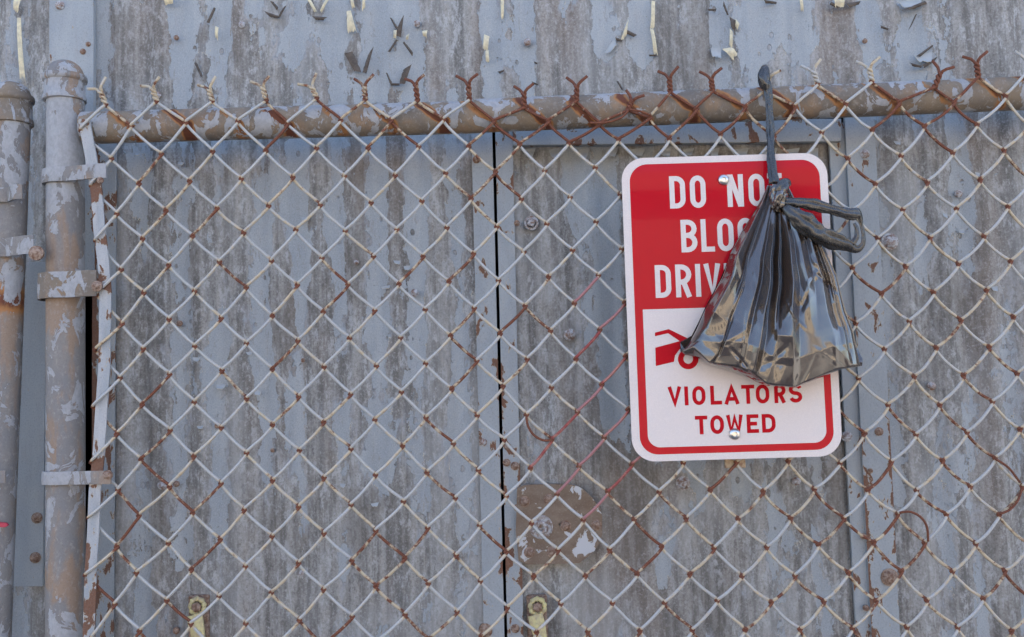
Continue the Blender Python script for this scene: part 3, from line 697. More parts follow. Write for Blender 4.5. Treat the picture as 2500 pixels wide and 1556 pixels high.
# tips of the twisted ends, rust of each
TIP = {0: (240,212,.42), 1: (370,208,.45), 2: (508,210,.5), 3: (638,203,.5), 4: (757,205,.45), 5: (888,200,.65), 6: (1013,195,.75), 7: (1142,193,.85), 8: (1278,218,1), 9: (1408,200,1), 10: (1546,238,1), 11: (1633,180,1), 12: (1735,183,1), 13: (1880,178,.4), 14: (1982,165,.2), 15: (2120,157,.35), 16: (2300,166,1), 17: (2382,143,1), 18: (2508,140,.2), 19: (2635,135,.2)}
REDSEG = [(1432,706),(1494,772),(1435,841),(1498,905),(1440,972),(1378,1040),(1504,1035),(1444,1104),(1387,1173),(1321,1108),(1513,1168),(1454,1235),(1570,1100)]
RW = .00225
NROW = 44
rw = random.Random(77)
class _:
    pass
def wire(k):
    d = RW * 1.12; e = RW * 1.05
    if k == -1: d = RW + .0036
    pts, rust, red = [], [], []
    rrk = random.Random(1000 + k)
    nodes = []
    for j in range(0, NROW + 1):
        odd = j % 2
        a, bnd = k / 2, (k + 1) / 2
        ia = a if (abs(a % 1 - .5) < .01) == bool(odd) else bnd
        left = ia == a
        p = node(j, ia)
        if k == -1 and left:       # wraps round the tension bar
            q = node(j, .5); r0 = node(j, 1.5)
            p = Vector((q.x - (r0.x - q.x) * .93, 0, q.z - (r0.z - q.z) * .93)) if j > 1 else Vector((node(j, .5).x - .074, 0, node(j, .5).z - .004))
        nodes.append((Vector((p.x + (-e if left else e), 0, p.z)), left, ia))
    j0 = 0
    # twisted end
    top = nodes[0]
    apex_i = nodes[0][2]
    if apex_i == int(apex_i) and int(apex_i) in TIP:
        tx, ty, tr = TIP[int(apex_i)]
        base = node(0, apex_i); tip = P(tx, ty, 0); ax = (tip - base); Lx = ax.length
        ax.normalize(); sx = ax.cross(Vector((0, 1, 0))); sx.normalize()
        sgn = -1 if not top[1] else 1
        tw = []
        n = 22; turns = 1.6
        for q in range(n + 1):
            u = q / n; a = math.pi * (0 if sgn > 0 else 1) + 2 * math.pi * turns * (1 - u)
            tw.append(base + ax * (Lx * .82 * (1 - u)) + sx * (RW * 1.05 * math.cos(a)) + Vector((0, RW * 1.05 * math.sin(a), 0)))
        out = tw[0] - (base + ax * (Lx * .82)); out.normalize(); out = (out * .35 + sx * (1 if (tw[0] - base).dot(sx) > 0 else -1)).normalized()
        end = [tw[0] + out * (.012 + .004 * rrk.random()) + ax * (.010 + .004 * rrk.random()), tw[0] + out * .004 + ax * .005]
        for p in end + tw:
            pts.append(p); rust.append(tr * .75 + .02); red.append(0)
    for j in range(NROW):
        p, lf, ia = nodes[j]; q, _, ib = nodes[j + 1]
        front = not lf                      # right extreme going down-left: the "/" leg in front
        s = -1 if front else 1
        mid = (p + q) / 2
        # wear of this leg
        seg = 0.0
        rv = rrk.random()
        prob = .10 + .010 * j
        if rv < prob: seg = rrk.uniform(.30, .62)
        elif rv < prob * 2.4: seg = rrk.uniform(.12, .28)
        im = (ia + ib) / 2
        if j <= 1 and 7 < im < 13.2: seg = rrk.uniform(.45, .85)
        if j == 0 and not front: seg = max(seg, rrk.uniform(.25, .8) if im > 2.5 else .1)
        if j <= 1 and 15 < im < 17: seg = max(seg, .6)
        if 13 < im and j > 11 and not front: seg = max(seg, rrk.uniform(.15, .6))
        if 13 < im and 1 < j < 12: seg = seg * .8 + (.14 if not front else .05)
        isred = 0.0
        if front:
            for (mx, my) in REDSEG:
                w_ = P(mx, my, 0)
                if (w_ - mid).length < .014: isred = 1.0
        bow = .0016 + .0012 * rrk.random()
        if im > 12: bow += .0022
        if j == 0: bow = .0005
        bx = rrk.uniform(-.0008, .0008)
        ts = (0, .045, .10, .18, .3, .42, .54, .66, .78, .86, .92, .965)
        for t in ts:
            y = s * d * (1 - abs(2 * t - 1) ** 5)
            c = p.lerp(q, t)
            c.y = y; c.z -= bow * math.sin(math.pi * t); c.x += bx * math.sin(2 * math.pi * t)
            pts.append(c)
            dn = min(t, 1 - t) * .055
            nr = .72 * math.exp(-(dn / .0042) ** 2) + (.20 * math.exp(-((1 - t) * .055 / .012) ** 2) if not front else .16 * math.exp(-(t * .055 / .010) ** 2))
            rust.append(nr + seg * (.7 + .3 * math.sin(math.pi * t)) + rrk.uniform(-.05, .05)); red.append(isred * (1 if .08 < t < .94 else .2))
    b = MB()
    _b, nr_, n_ = b.tube(pts, RW, 8)
    at_r = np.repeat(np.array(rust), 8); at_d = np.repeat(np.array(red), 8)
    return b.build('wire', M['wire'], fence, smooth=180, attrs={'rust': at_r, 'red': at_d})
for k in range(-1, 40): wire(k)

# one broken link right of the door and one below the lock: loose bent wire ends
def loose(ptsl, rv=.9):
    ps = [P(x, y, Y) for x, y, Y in ptsl]
    fine = []
    for i in range(len(ps) - 1):
        p0 = ps[max(i - 1, 0)]; p1 = ps[i]; p2 = ps[i + 1]; p3 = ps[min(i + 2, len(ps) - 1)]
        for s in range(6):
            t = s / 6
            fine.append(.5 * ((2 * p1) + (p2 - p0) * t + (2 * p0 - 5 * p1 + 4 * p2 - p3) * t * t + (3 * p1 - p0 - 3 * p2 + p3) * t ** 3))
    fine.append(ps[-1]); b = MB(); b.tube(fine, RW * .78, 8)
    return b.build('bent_wire_end', M['wire'], fence, smooth=180, attrs={'rust': [rv] * len(b.v), 'red': [0] * len(b.v)})
loose([(1285, 1015, -.006), (1289, 1040, -.008), (1303, 1062, -.009), (1325, 1075, -.008), (1347, 1075, -.006)])
loose([(2196, 1252, -.006), (2222, 1250, -.010), (2248, 1263, -.013), (2263, 1287, -.012), (2266, 1322, -.006)])
loose([(2429, 1120, -.006), (2462, 1142, -.010), (2490, 1178, -.008)])
loose([(2496, 1190, -.006), (2485, 1222, -.009), (2465, 1245, -.009), (2440, 1255, -.006)])
loose([(1440, 300, -.008), (1475, 300, -.012), (1515, 288, -.012), (1536, 268, -.010)])
loose([(1536, 268, -.012), (1562, 272, -.012), (1588, 282, -.008)])

# top rail
def pipe(name, p0, p1, r, mat, parent, step=.004, n=36, rustf=None, paintf=None, dent=.0006, cap=True):
    L = (p1 - p0).length; ns = int(L / step)
    pts = [p0.lerp(p1, i / ns) for i in range(ns + 1)]
    b = MB(); b.tube(pts, r, n, cap=cap)
    ru = [rustf(Vector(v)) if rustf else 0 for v in b.v]; pa = [paintf(Vector(v)) if paintf else 0 for v in b.v]
    return b.build(name, mat, parent, smooth=60, attrs={'rust': ru, 'paint': pa})
YR = .0315
RR = .0245
ra, rb = P(205, 313, YR), P(1172, 286, YR)
r2a, r2b = P(1160, 284, YR), P(2500, 228, YR); r2b = r2a + (r2b - r2a) * 1.6
rn = [node(1, i + .5) for i in range(0, 19)]
rnx = np.array([p.x for p in rn]); rnz = np.array([p.z for p in rn]); rr_ = random.Random(8); rst = np.array([rr_.uniform(.35, 1.0) for _ in rn])
apx = [node(0, i) for i in range(0, 19)]
def rail_rust(v):
    if v.y > YR: return 0
    dx = v.x - rnx
    down = rnz - v.z
    g = 1.3 * rst * np.exp(-((dx) / (.008 + .004 * np.clip(down / .02, 0, 2))) ** 2) * np.exp(-(np.clip(-down, 0, 1) / .006) ** 2)
    # rust print of the leg running up-left to the apex
    u = np.clip((v.z - rnz) / .034, 0, 1)
    lx = rnx - u * .038 - .004
    h = rst * 1.25 * np.exp(-((v.x - lx) / .0095) ** 2) * (v.z > rnz)
    return float(max(g.max(), h.max()))
def rail_paint(p0, p1, r, k):
    return lambda v: 1.2 * max(0, (v.z - (p0.z + (p1.z - p0.z) * (v.x - p0.x) / (p1.x - p0.x))) / r - .70) * k + .02
pipe('top_rail', ra, rb, RR, M['pipe'], fence, rustf=rail_rust, paintf=rail_paint(ra, rb, RR, .5))
pipe('rail_sleeve', r2a, r2b, RR + .0010, M['pipe'], fence, rustf=rail_rust, paintf=rail_paint(r2a, r2b, RR, 1.0))

# end post
YP = .035; RP = .0275
pb = P(160, 1500, YP); pt = P(160, 235, YP)
base = Vector((pt.x, YP, 0))
def post_attr(v): return 0
pipe('end_post', Vector((pt.x + (pb.x - pt.x) * (pt.z / (pt.z - pb.z)), YP, 0)), Vector((pt.x, YP, pt.z)), RP, M['post'], fence, step=.01, paintf=lambda v: .9 * math.exp(-((v.z - P(160, 370, YP).z) / .06) ** 2) + .55 * math.exp(-((v.z - P(150, 520, YP).z) / .05) ** 2 - ((v.x - P(145, 500, YP).x) / .012) ** 2) - .12)
def cap(px, py_top, py_mid, py_bot, Y, r, parent, mat):
    """dome post cap with a rolled rim"""
    c = P(px, py_bot, Y); h1 = P(px, py_mid, Y).z - c.z; h2 = P(px, py_top, Y).z - c.z
    b = MB()
    dome = [(r * 1.0 * math.cos(a), h1 + .003 + (h2 - h1 - .003) * math.sin(a)) for a in [math.radians(x) for x in (0, 12, 25, 38, 50, 62, 74, 84, 89.5)]]
    b.lathe([(r * .99, -.004), (r * 1.14, -.003), (r * 1.16, .002), (r * 1.08, .006), (r * 1.06, h1 - .012), (r * 1.06, h1 - .008), (r * 1.17, h1 - .006), (r * 1.19, h1 - .002), (r * 1.16, h1 + .002), (r * 1.04, h1 + .003)] + dome, c, 40)
    return b.build('post_cap', mat, parent, smooth=50, attrs={'rust': [.12] * len(b.v), 'paint': [.02] * len(b.v)})
cap(158, 148, 190, 243, YP, RP, fence, M['post'])

# tension bar (flat bar laced through the mesh edge)
tb = [(205, 292), (222, 380), (236, 470), (243, 560), (253, 640), (258, 720), (257, 800), (255, 900), (248, 1000), (242, 1100), (232, 1200), (228, 1300), (222, 1400), (217, 1560), (210, 1900), (206, 2400)]
b = MB(); rows = []; at = []
hw = .0085
for i in range(len(tb) - 1):
    for s in range(10):
        t = s / 10; p = P(tb[i][0] + (tb[i+1][0] - tb[i][0]) * t, tb[i][1] + (tb[i+1][1] - tb[i][1]) * t, 0)
        rows.append([(p.x - hw, -.0018, p.z), (p.x, -.0020, p.z), (p.x + hw, -.0018, p.z), (p.x + hw, .0018, p.z), (p.x - hw, .0018, p.z)])
        py = tb[i][1] + (tb[i+1][1] - tb[i][1]) * t
        at += [.05 + (.22 if py > 1320 else 0) + .30 * math.exp(-((py - 470) / 18) ** 2) + .38 * math.exp(-((py - 1130) / 24) ** 2) + .3 * math.exp(-((py - 700) / 22) ** 2) + .3 * math.exp(-((py - 590) / 18) ** 2)] * 5
b.grid(rows, closed_u=True)
b.build('tension_bar', M['bar'], fence, smooth=30, attrs={'rust': at})

# bands round the post
def band(px, py, hpx, tail_px, parent, Y=YP, r=RP, bolt=True, name='tension_band', mat=None):
    c = P(px, py, Y); hh = hpx * .0006 / 2; b = MB(); ro = r + .0035
    prof = []
    for a in np.linspace(-250, -10, 40):
        an = math.radians(a); prof.append((c.x + ro * math.cos(an) , c.y + ro * math.sin(an)))
    tx = P(tail_px, py, 0).x
    front = [(tx, -.006), (tx, -.0095)]
    path = []
    # wrap from the back, round the left, across the front, tail to the right
    for a in np.linspace(80, 285, 34):
        an = math.radians(a); path.append((c.x + ro * math.cos(an), c.y + ro * math.sin(an)))
    path += [(c.x + ro * .45, c.y - ro * .93), (tx - .012, -.0075), (tx, -.0065)]
    rows = []
    for i, (x, y) in enumerate(path):
        t0 = path[max(i - 1, 0)]; t1 = path[min(i + 1, len(path) - 1)]
        nx, ny = (t1[1] - t0[1]), -(t1[0] - t0[0]); l = math.hypot(nx, ny); nx /= l; ny /= l; th = .0018
        rows.append([(x + nx * th, y + ny * th, c.z - hh), (x + nx * th * 1.5, y + ny * th * 1.5, c.z), (x + nx * th, y + ny * th, c.z + hh), (x - nx * th, y - ny * th, c.z + hh), (x - nx * th, y - ny * th, c.z - hh)])
    base_i = b.grid(rows, closed_u=True)
    e = len(b.v) - 5; b.f.append([e + k for k in range(5)]); b.mi.append(0); b.f.append([base_i + k for k in range(5)][::-1]); b.mi.append(0)
    o = b.build(name, mat or M['band'], parent, smooth=40, attrs={'rust': [.1] * len(b.v), 'paint': [.15] * len(b.v)}, bevel=0)
    return o
def bolt_on(o, px, py, Y, sc_):
    c = share(nail0, o, P(px, py, Y), sc_); c.data = dr; c.name = 'bolt'; return c
o = band(160, 436, 36, 264, fence); bolt_on(o, 244, 440, -.0095, .7)
o = band(161, 702, 64, 240, fence, r=RP + .006, name='brace_band', mat=M['pipe']); bolt_on(o, 236, 699, -.011, 2.2).scale = (1.15, 1.1, 1.15)
o = band(161, 1164, 32, 276, fence); bolt_on(o, 262, 1160, -.010, 1.0)
o = band(160, 1900, 34, 258, fence)

# ------------------------------------------------------------------ neighbouring post at the left edge
nb = empty('neighbour_post', (P(30, 800, .03).x, .03, 0))
tag(nb, 'short weathered pipe post with brown dome cap at the left edge', 'post')
YN = .04; RN = .0275
c0 = P(28, 290, YN); c1 = P(-20, 1500, YN)
pipe('pipe', Vector((c0.x + (c1.x - c0.x) * (c0.z / (c0.z - c1.z)), YN, 0)), Vector((c0.x, YN, c0.z)), RN, M['post'], nb, step=.01, rustf=lambda v: .75 * math.exp(-((v.z - P(30, 735, YN).z) / .022) ** 2) + .0, paintf=lambda v: .25 * math.exp(-((v.z - P(30, 400, YN).z) / .06) ** 2) - .1)
cap(28, 200, 240, 300, YN, RN, nb, M['pipe'])
o = band(22, 486, 36, 60, nb, Y=YN, r=RN)
o = band(16, 612, 46, 88, nb, Y=YN, r=RN); bolt_on(o, 88, 618, -.010, 2.5).scale = (1.6, .9, 1.6)
o = band(-7, 1160, 30, 20, nb, Y=YN, r=RN)
# red paint dash on the post
b = MB(); q = [P(-6, 1275, YN - RN - .0012), P(14, 1277, YN - RN - .0012), P(19, 1283, YN - RN - .0012), P(12, 1288, YN - RN - .0012), P(-6, 1287, YN - RN - .0012)]
b.slab([(p.x, p.z) for p in q][::-1], YN - RN - .0012, YN - RN + .003); b.build('red_paint_mark', simple('red_spray', (0.40, 0.03, 0.06), .6, bumpd=0), nb)

# ------------------------------------------------------------------ sign
YG = -.0135
TL, TR, BL, BR = P(1517, 388, YG), P(2019, 372, YG), P(1543.5, 1128, YG), P(2056, 1114, YG)
sc_ = (TL + TR + BL + BR) / 4
ex = ((TR - TL) + (BR - BL)).normalized(); ez = ((TL - BL) + (TR - BR)); ez = (ez - ex * ez.dot(ex)).normalized()
SW = ((TR - TL).length + (BR - BL).length) / 2; SH = ((TL - BL).length + (TR - BR).length) / 2
sign = empty('parking_sign', (sc_.x, YG, sc_.z - SH / 2))
tag(sign, 'red and white metal sign reading DO NOT BLOCK DRIVEWAY, VIOLATORS TOWED', 'sign')
PXM = .0006 * (D + YG) / D
def SL(px, py):
    v = P(px, py, YG) - sc_; return (v.dot(ex), v.dot(ez))
def SWd(u, v, y): 
    p = sc_ + ex * u + ez * v; return (p.x, y, p.z)
def rrect(u0, v0, u1, v1, r, rt=None):
    rt = r if rt is None else rt; o = []
    for cxx, cyy, a0, rad in ((u1 - r, v0 + r, -90, r), (u1 - rt, v1 - rt, 0, rt), (u0 + rt, v1 - rt, 90, rt), (u0 + r, v0 + r, 180, r)):
        if rad < 1e-5: o.append((cxx, cyy)); continue
        for i in range(13):
            a = math.radians(a0 + 90 * i / 12); o.append((cxx + rad * math.cos(a), cyy + rad * math.sin(a)))
    return o
mwh = NT('white_reflective_sheeting')
hx = mwh.voro((900, 900, 900))
mwh.p('Base Color', mwh.mix(mwh.step(hx, .1, .5), (0.72, 0.645, 0.61), (0.59, 0.525, 0.505))); mwh.p('Roughness', .5); mwh.p('Specular IOR Level', .2); mwh.p('Coat Weight', .1); mwh.p('Coat Roughness', .08)
mwh.bump(hx, .0001, .25)
mrd = NT('red_screen_print')
mrd.p('Base Color', mrd.mix(mrd.noise(14, 4, .6), (0.40, 0.005, 0.013), (0.47, 0.008, 0.019))); mrd.p('Roughness', .45); mrd.p('Specular IOR Level', .03); mrd.p('Coat Weight', .18); mrd.p('Coat Roughness', .03)
mrd.bump(mrd.noise((5, 5, 9), 2, .5), .004, .25)
mrd2 = NT('red_ink'); mrd2.p('Base Color', mrd2.mix(mrd2.noise(300, 3, .6), (0.38, 0.005, 0.011), (0.44, 0.008, 0.015))); mrd2.p('Roughness', .6); mrd2.p('Specular IOR Level', .06)
b = MB(); outl = rrect(-SW/2, -SH/2, SW/2, SH/2, 56 * PXM)
f1 = [SWd(u, v, YG) for u, v in outl]; n_ = len(outl)
b.v = f1 + [SWd(u, v, YG + .0022) for u, v in outl]; b.f = [list(range(n_)), list(range(2 * n_ - 1, n_ - 1, -1))] + [[i, n_ + i, n_ + (i + 1) % n_, (i + 1) % n_] for i in range(n_)]; b.mi = [0] * len(b.f)
b.build('plate', mwh.m, sign)
def flat(name, outline, y, mat, hole=None):
    b = MB()
    b.ngon([SWd(u, v, y) for u, v in outline]); return b.build(name, mat, sign)
E = .00022
inl, inb = 19.5 * PXM, 16.5 * PXM
flat('red_field', rrect(-SW/2 + inl, -SH/2 + inb, SW/2 - inl, SH/2 - inb, 44 * PXM), YG - E, mrd.m)
u0 = -SW/2 + 39 * PXM; u1 = SW/2 - 37 * PXM; vb = -SH/2 + 33.5 * PXM; vt = SL(1780, 750)[1]
flat('white_panel', rrect(u0, vb, u1, vt, 30 * PXM, 0), YG - 2 * E, mwh.m)

# lettering drawn with strokes
def arc(cx_, cy_, rx, ry, a0, a1, n=10):
    return [(cx_ + rx * math.cos(math.radians(a0 + (a1 - a0) * i / n)), cy_ + ry * math.sin(math.radians(a0 + (a1 - a0) * i / n))) for i in range(n + 1)]
def glyph(ch, w_, t):
    """strokes in a box w_ x 1 for centre lines inset by half the stroke t; closed flag"""
    h = t / 2; x0, x1, y0, y1 = h, w_ - h, h, 1 - h; r = min(.30, (x1 - x0) * .62); xm = w_ / 2; ym = .5
    if ch == 'D': return [([(x0, y0)] + arc(x1 - r, y0 + r, r, r, -90, 0) + arc(x1 - r, y1 - r, r, r, 0, 90) + [(x0, y1)], True)]
    if ch == 'O':
        rx = (x1 - x0) / 2; ry = min(rx * 1.25, .42); return [(arc(xm, y0 + ry, rx, ry, 180, 360, 16) + arc(xm, y1 - ry, rx, ry, 0, 180, 16), True)]
    if ch == 'C':
        rx = (x1 - x0) / 2; ry = min(rx * 1.25, .42); return [(arc(xm, y1 - ry, rx, ry, 10, 180, 14) + arc(xm, y0 + ry, rx, ry, 180, 350, 14), False)]
    if ch == 'N': return [([(x0, 0), (x0, 1)], False), ([(x1, 0), (x1, 1)], False), ([(x0 + t * .15, 1 - t * .1), (x1 - t * .15, t * .1)], False)]
    if ch == 'T': return [([(0, y1), (w_, y1)], False), ([(xm, 0), (xm, 1 - t)], False)]
    if ch == 'I': return [([(xm, 0), (xm, 1)], False)]
    if ch == 'L': return [([(x0, 1), (x0, y0), (w_, y0)], False)]
    if ch == 'E': return [([(w_, y1), (x0, y1), (x0, y0), (w_, y0)], False), ([(x0 + h, ym), (w_ * .86, ym)], False)]
    if ch == 'V': return [([(x0, 1), (xm, t * .6), (x1, 1)], False)]
    if ch == 'W': return [([(x0, 1), (w_ * .28, t * .6), (xm, .85), (w_ * .72, t * .6), (x1, 1)], False)]
    if ch == 'A': return [([(x0, 0), (xm, 1 - t * .6), (x1, 0)], False), ([(w_ * .24, .28), (w_ * .76, .28)], False)]
    if ch == 'Y': return [([(x0, 1), (xm, .45), (x1, 1)], False), ([(xm, 0), (xm, .45)], False)]
    if ch == 'K': return [([(x0, 0), (x0, 1)], False), ([(x1, 1), (x0 + h, .40)], False), ([(x0 + (x1 - x0) * .38, .56), (x1, 0)], False)]
    if ch == 'B':
        r1 = (y1 - .52) / 2; r2 = (.52 - y0) / 2
        return [([(x0, y0)] + arc(x1 - r2, y0 + r2, r2, r2, -90, 90) + [(x0, .52)], True), ([(x0, .52)] + arc(x1 - r1 - .01, .52 + r1, r1, r1, -90, 90) + [(x0, y1)], True)]
    if ch == 'R':
        r1 = (y1 - .46) / 2
        return [([(x0, 0), (x0, y1)] + arc(x1 - r1, .46 + r1, r1, r1, 90, -90) + [(x0 + h, .46)], False), ([(w_ * .5, .46), (x1, 0)], False)]
    if ch == 'S':
        rx = (x1 - x0) / 2; ry = (y1 - y0) / 4
        return [(arc(xm, y1 - ry, rx, ry, 15, 270, 18) + arc(xm, y0 + ry, rx, ry, 90, -165, 18), False)]
    return []
def ribbon(b, pl_, closed, wd, to3, y):
    n = len(pl_); L_, R_ = [], []
    for i in range(n):
        p = pl_[i]
        a = pl_[(i - 1) % n] if (closed or i > 0) else None; c = pl_[(i + 1) % n] if (closed or i < n - 1) else None
        def dn(q, r):
            dx, dy = r[0] - q[0], r[1] - q[1]; l = math.hypot(dx, dy) or 1e-9; return (dx / l, dy / l)
        d1 = dn(a, p) if a else None; d2 = dn(p, c) if c else None
        if d1 is None: d1 = d2
        if d2 is None: d2 = d1
        n1 = (-d1[1], d1[0]); n2 = (-d2[1], d2[0]); mx, my = n1[0] + n2[0], n1[1] + n2[1]; l = math.hypot(mx, my) or 1e-9; mx /= l; my /= l
        k = wd / 2 / max(.42, mx * n1[0] + my * n1[1])
        L_.append(to3(p[0] + mx * k, p[1] + my * k, y)); R_.append(to3(p[0] - mx * k, p[1] - my * k, y))
    if closed: L_.append(L_[0]); R_.append(R_[0])
    b.grid([R_, L_])
def text(letters, base_l, base_r, hpx, tpx, y, mat):
    """letters: (char, left px, right px); base_l/base_r: baseline pixel points at the line's ends"""
    for ch, xl, xr in letters:
        b = MB(); yy = y
        k = (xl - base_l[0]) / (base_r[0] - base_l[0]); by = base_l[1] + (base_r[1] - base_l[1]) * k
        u, v = SL(xl, by); sc = hpx * PXM; w_ = (xr - xl) / hpx
        for pl_, cl in glyph(ch, w_, tpx / hpx):
            yy -= .00004
            ribbon(b, pl_, cl, tpx / hpx, lambda a, c, y3: SWd(u + a * sc, v + c * sc, y3), yy)
        b.build('letter', mat, sign)
Y1 = YG - 3 * E
text([('D',1636,1675),('O',1686,1725),('N',1777,1817),('O',1829,1869),('T',1876,1912)], (1636, 510), (1912, 502), 81, 12.5, Y1, mwh.m)
text([('B',1664,1704),('L',1713,1746),('O',1753,1793),('C',1803,1842),('K',1853,1893)], (1664, 617), (1893, 610), 81, 12.5, Y1, mwh.m)
text([('D',1601,1640),('R',1651,1690),('I',1699,1713),('V',1720,1762),('E',1770,1803),('W',1809,1859),('A',1864,1905),('Y',1908,1950)], (1601, 728), (1950, 718), 81, 12.5, Y1, mwh.m)
text([('V',1631,1665),('I',1672,1681),('O',1691,1723),('L',1735,1763),('A',1768,1806),('T',1811,1843),('O',1846,1879),('R',1891,1919),('S',1927,1959)], (1640, 991), (1959, 983), 46, 9.2, Y1, mrd2.m)
text([('T',1698,1728),('O',1735,1768),('W',1774,1815),('E',1824,1853),('D',1861,1894)], (1708, 1061), (1894, 1056), 45, 9.2, Y1, mrd2.m)
# tow pictogram: a car with its nose lifted by a tow truck (only its tail shows past the bag)
b = MB()
def zq(x, y): return SL(1480 + x / 3.574, 720 + y / 3.574)
def poly(pts_, y):
    b.ngon([SWd(*zq(*q), y) for q in pts_][::-1])
poly([(425, 330), (545, 300), (560, 322), (540, 336), (425, 362)], Y1)
poly([(545, 300), (720, 385), (1000, 300), (1010, 330), (740, 430), (640, 405), (540, 336), (560, 322)], Y1 - .00004)
poly([(428, 462), (640, 405), (740, 430), (1010, 330), (1020, 430), (820, 500), (790, 470), (715, 452), (640, 475), (600, 530), (590, 585), (432, 622)], Y1 - .00008)
wc = (715, 560)
rg = [[SWd(*zq(wc[0] + r * math.cos(2 * math.pi * k / 32), wc[1] + r * math.sin(2 * math.pi * k / 32)), Y1 - .00012) for k in range(32)] for r in (42, 90)]
b.grid(rg, closed_u=True)
poly([(1030, 330), (1250, 260), (1500, 250), (1560, 350), (1640, 380), (1640, 520), (1040, 560)], Y1 - .00016)
b.build('tow_pictogram', mrd2.m, sign)
# screws
def screw(px, py):
    c = P(px, py, YG); b = MB(); R_ = .0083
    b.grid([ringy(c, R_, YG + .001), ringy(c, R_, YG - .0016), ringy(c, R_ * .92, YG - .0034), ringy(c, R_ * .7, YG - .0050), ringy(c, R_ * .42, YG - .0058), ringy(c, R_ * .40, YG - .0058), ringy(c, R_ * .34, YG - .0030), ringy(c, R_ * .02, YG - .0030)], closed_u=True)
    return b.build('screw', M['steel'], sign, smooth=50)
screw(1766, 440); screw(1793, 1060)
# bracket behind the lower edge
b = MB(); q0, q1 = P(1768, 1098, .006), P(1820, 1142, .006); b.box((q0.x, .004, q1.z), (q1.x, .010, q0.z))
b.build('back_bracket', simple('tan_bracket', (0.42, 0.33, 0.22), .6, col2=(0.20, 0.10, 0.06)), sign, bevel=.001)

# ------------------------------------------------------------------ black plastic bag
mb = NT('black_film')
cr = mb.noise((110, 40, 5), 2, .5, 0); cr2 = mb.noise(240, 3, .6, .5)
mb.p('Base Color', mb.mix(cr2, (0.034, 0.023, 0.017), (0.052, 0.035, 0.026))); mb.p('Roughness', mb.lin(cr2, .10, .09)); mb.p('Specular IOR Level', 1.0)
mb.p('Coat Weight', .55); mb.p('Coat Roughness', .06)
mb.bump(mb.add(mb.mul(cr, .5), mb.mul(cr2, .03)), .0020, .22)
ms = NT('black_film_twisted')
ms.p('Base Color', (0.022, 0.019, 0.017)); ms.p('Roughness', ms.lin(ms.noise(240, 3, .6), .20, .18)); ms.p('Specular IOR Level', .75)
ms.bump(ms.noise((160, 160, 60), 3, .6), .0020, .5)
bag = empty('plastic_bag', P(1890, 955, -.05))
tag(bag, 'shiny black knotted plastic bag hanging in front of the red sign', 'bag')
LE = [(0, 1874, 452), (.1, 1855, 497), (.27, 1813, 564), (.41, 1783, 620), (.55, 1764, 676), (.76, 1720, 760), (.87, 1700, 806), (.95, 1680, 843), (1.0, 1661, 859)]
RE = [(0, 1926, 458), (.1, 1950, 505), (.30, 2006, 592), (.50, 2042, 676), (.70, 2062, 760), (.81, 2080, 806), (1.0, 2099, 888)]
FB = [(1661, 859), (1676, 853), (1693, 846), (1732, 885), (1802, 893), (1841, 910), (1872, 936), (1939, 944), (1964, 932), (2040, 900), (2099, 887)]
SB = [(1661, 861), (1673, 881), (1740, 899), (1802, 924), (1849, 949), (1900, 955), (1950, 952), (1998, 935), (2056, 911), (2106, 904)]
def interp(tab, t): 
    ts = [q[0] for q in tab]; return np.interp(t, ts, [q[1] for q in tab]), np.interp(t, ts, [q[2] for q in tab])
def curve(tab, s):
    xs = [q[0] for q in tab]; x = xs[0] + (xs[-1] - xs[0]) * s; return x, np.interp(x, xs, [q[1] for q in tab])
rb_ = random.Random(21)
NS, NTt = 320, 200
KT = [0, .10, .24, .42, .60, .78, .91, 1.0]                  # heights where the fold lines may turn
AMPT = [.35, .8, 1.05, 1.1, 1.0, .8, .5, .2]
cols = [0.0]
while cols[-1] < .985: cols.append(cols[-1] + rb_.choice((rb_.uniform(.022, .04), rb_.uniform(.04, .075), rb_.uniform(.06, .105))))
cols[-1] = 1.0
CP, DP = [], []
for k, c in enumerate(cols):
    hi = .15 + .85 * rb_.random() if k % 2 else -.6 * rb_.random() ** 1.5
    cp, dp = [], []; x = c; d_ = hi; trend = rb_.uniform(-1, 1) * .8
    for q in range(len(KT)):
        edge_ = k in (0, len(cols) - 1)
        x += 0 if edge_ else rb_.uniform(-.011, .011)
        d_ = .72 * d_ + .28 * hi + rb_.uniform(-.22, .22)
        if q >= 5 and rb_.random() < .35: d_ = rb_.uniform(-.5, 1.0)
        cp.append(x); dp.append(0 if edge_ else d_ + trend * (KT[q] - .35))
    CP.append(cp); DP.append(dp)
CP, DP = np.array(CP), np.array(DP)
CP[1:-1] = np.sort(CP[1:-1], axis=0)
crease = []
for q in range(30):
    t0_ = 1 - rb_.random() ** 1.6 * .6
    crease.append((rb_.uniform(.06, .94), t0_, rb_.choice((rb_.uniform(.5, 1.1), rb_.uniform(-1.1, -.5), math.pi / 2 + rb_.uniform(-.3, .3))), rb_.uniform(.012, .035), rb_.uniform(.06, .18), rb_.uniform(.0008, .0024) * rb_.choice((1, 1, -1))))
def pleat(s, t):
    c = np.array([np.interp(t, KT, r) for r in CP]); d = np.array([np.interp(t, KT, r) for r in DP])
    v = np.interp(s, c, d)
    k = np.array([.15, .7, 1.0, .7, .15]); k /= k.sum()
    return np.convolve(np.pad(v, 2, mode='edge'), k, mode='valid')
s = np.linspace(0, 1, NS)
rows = []
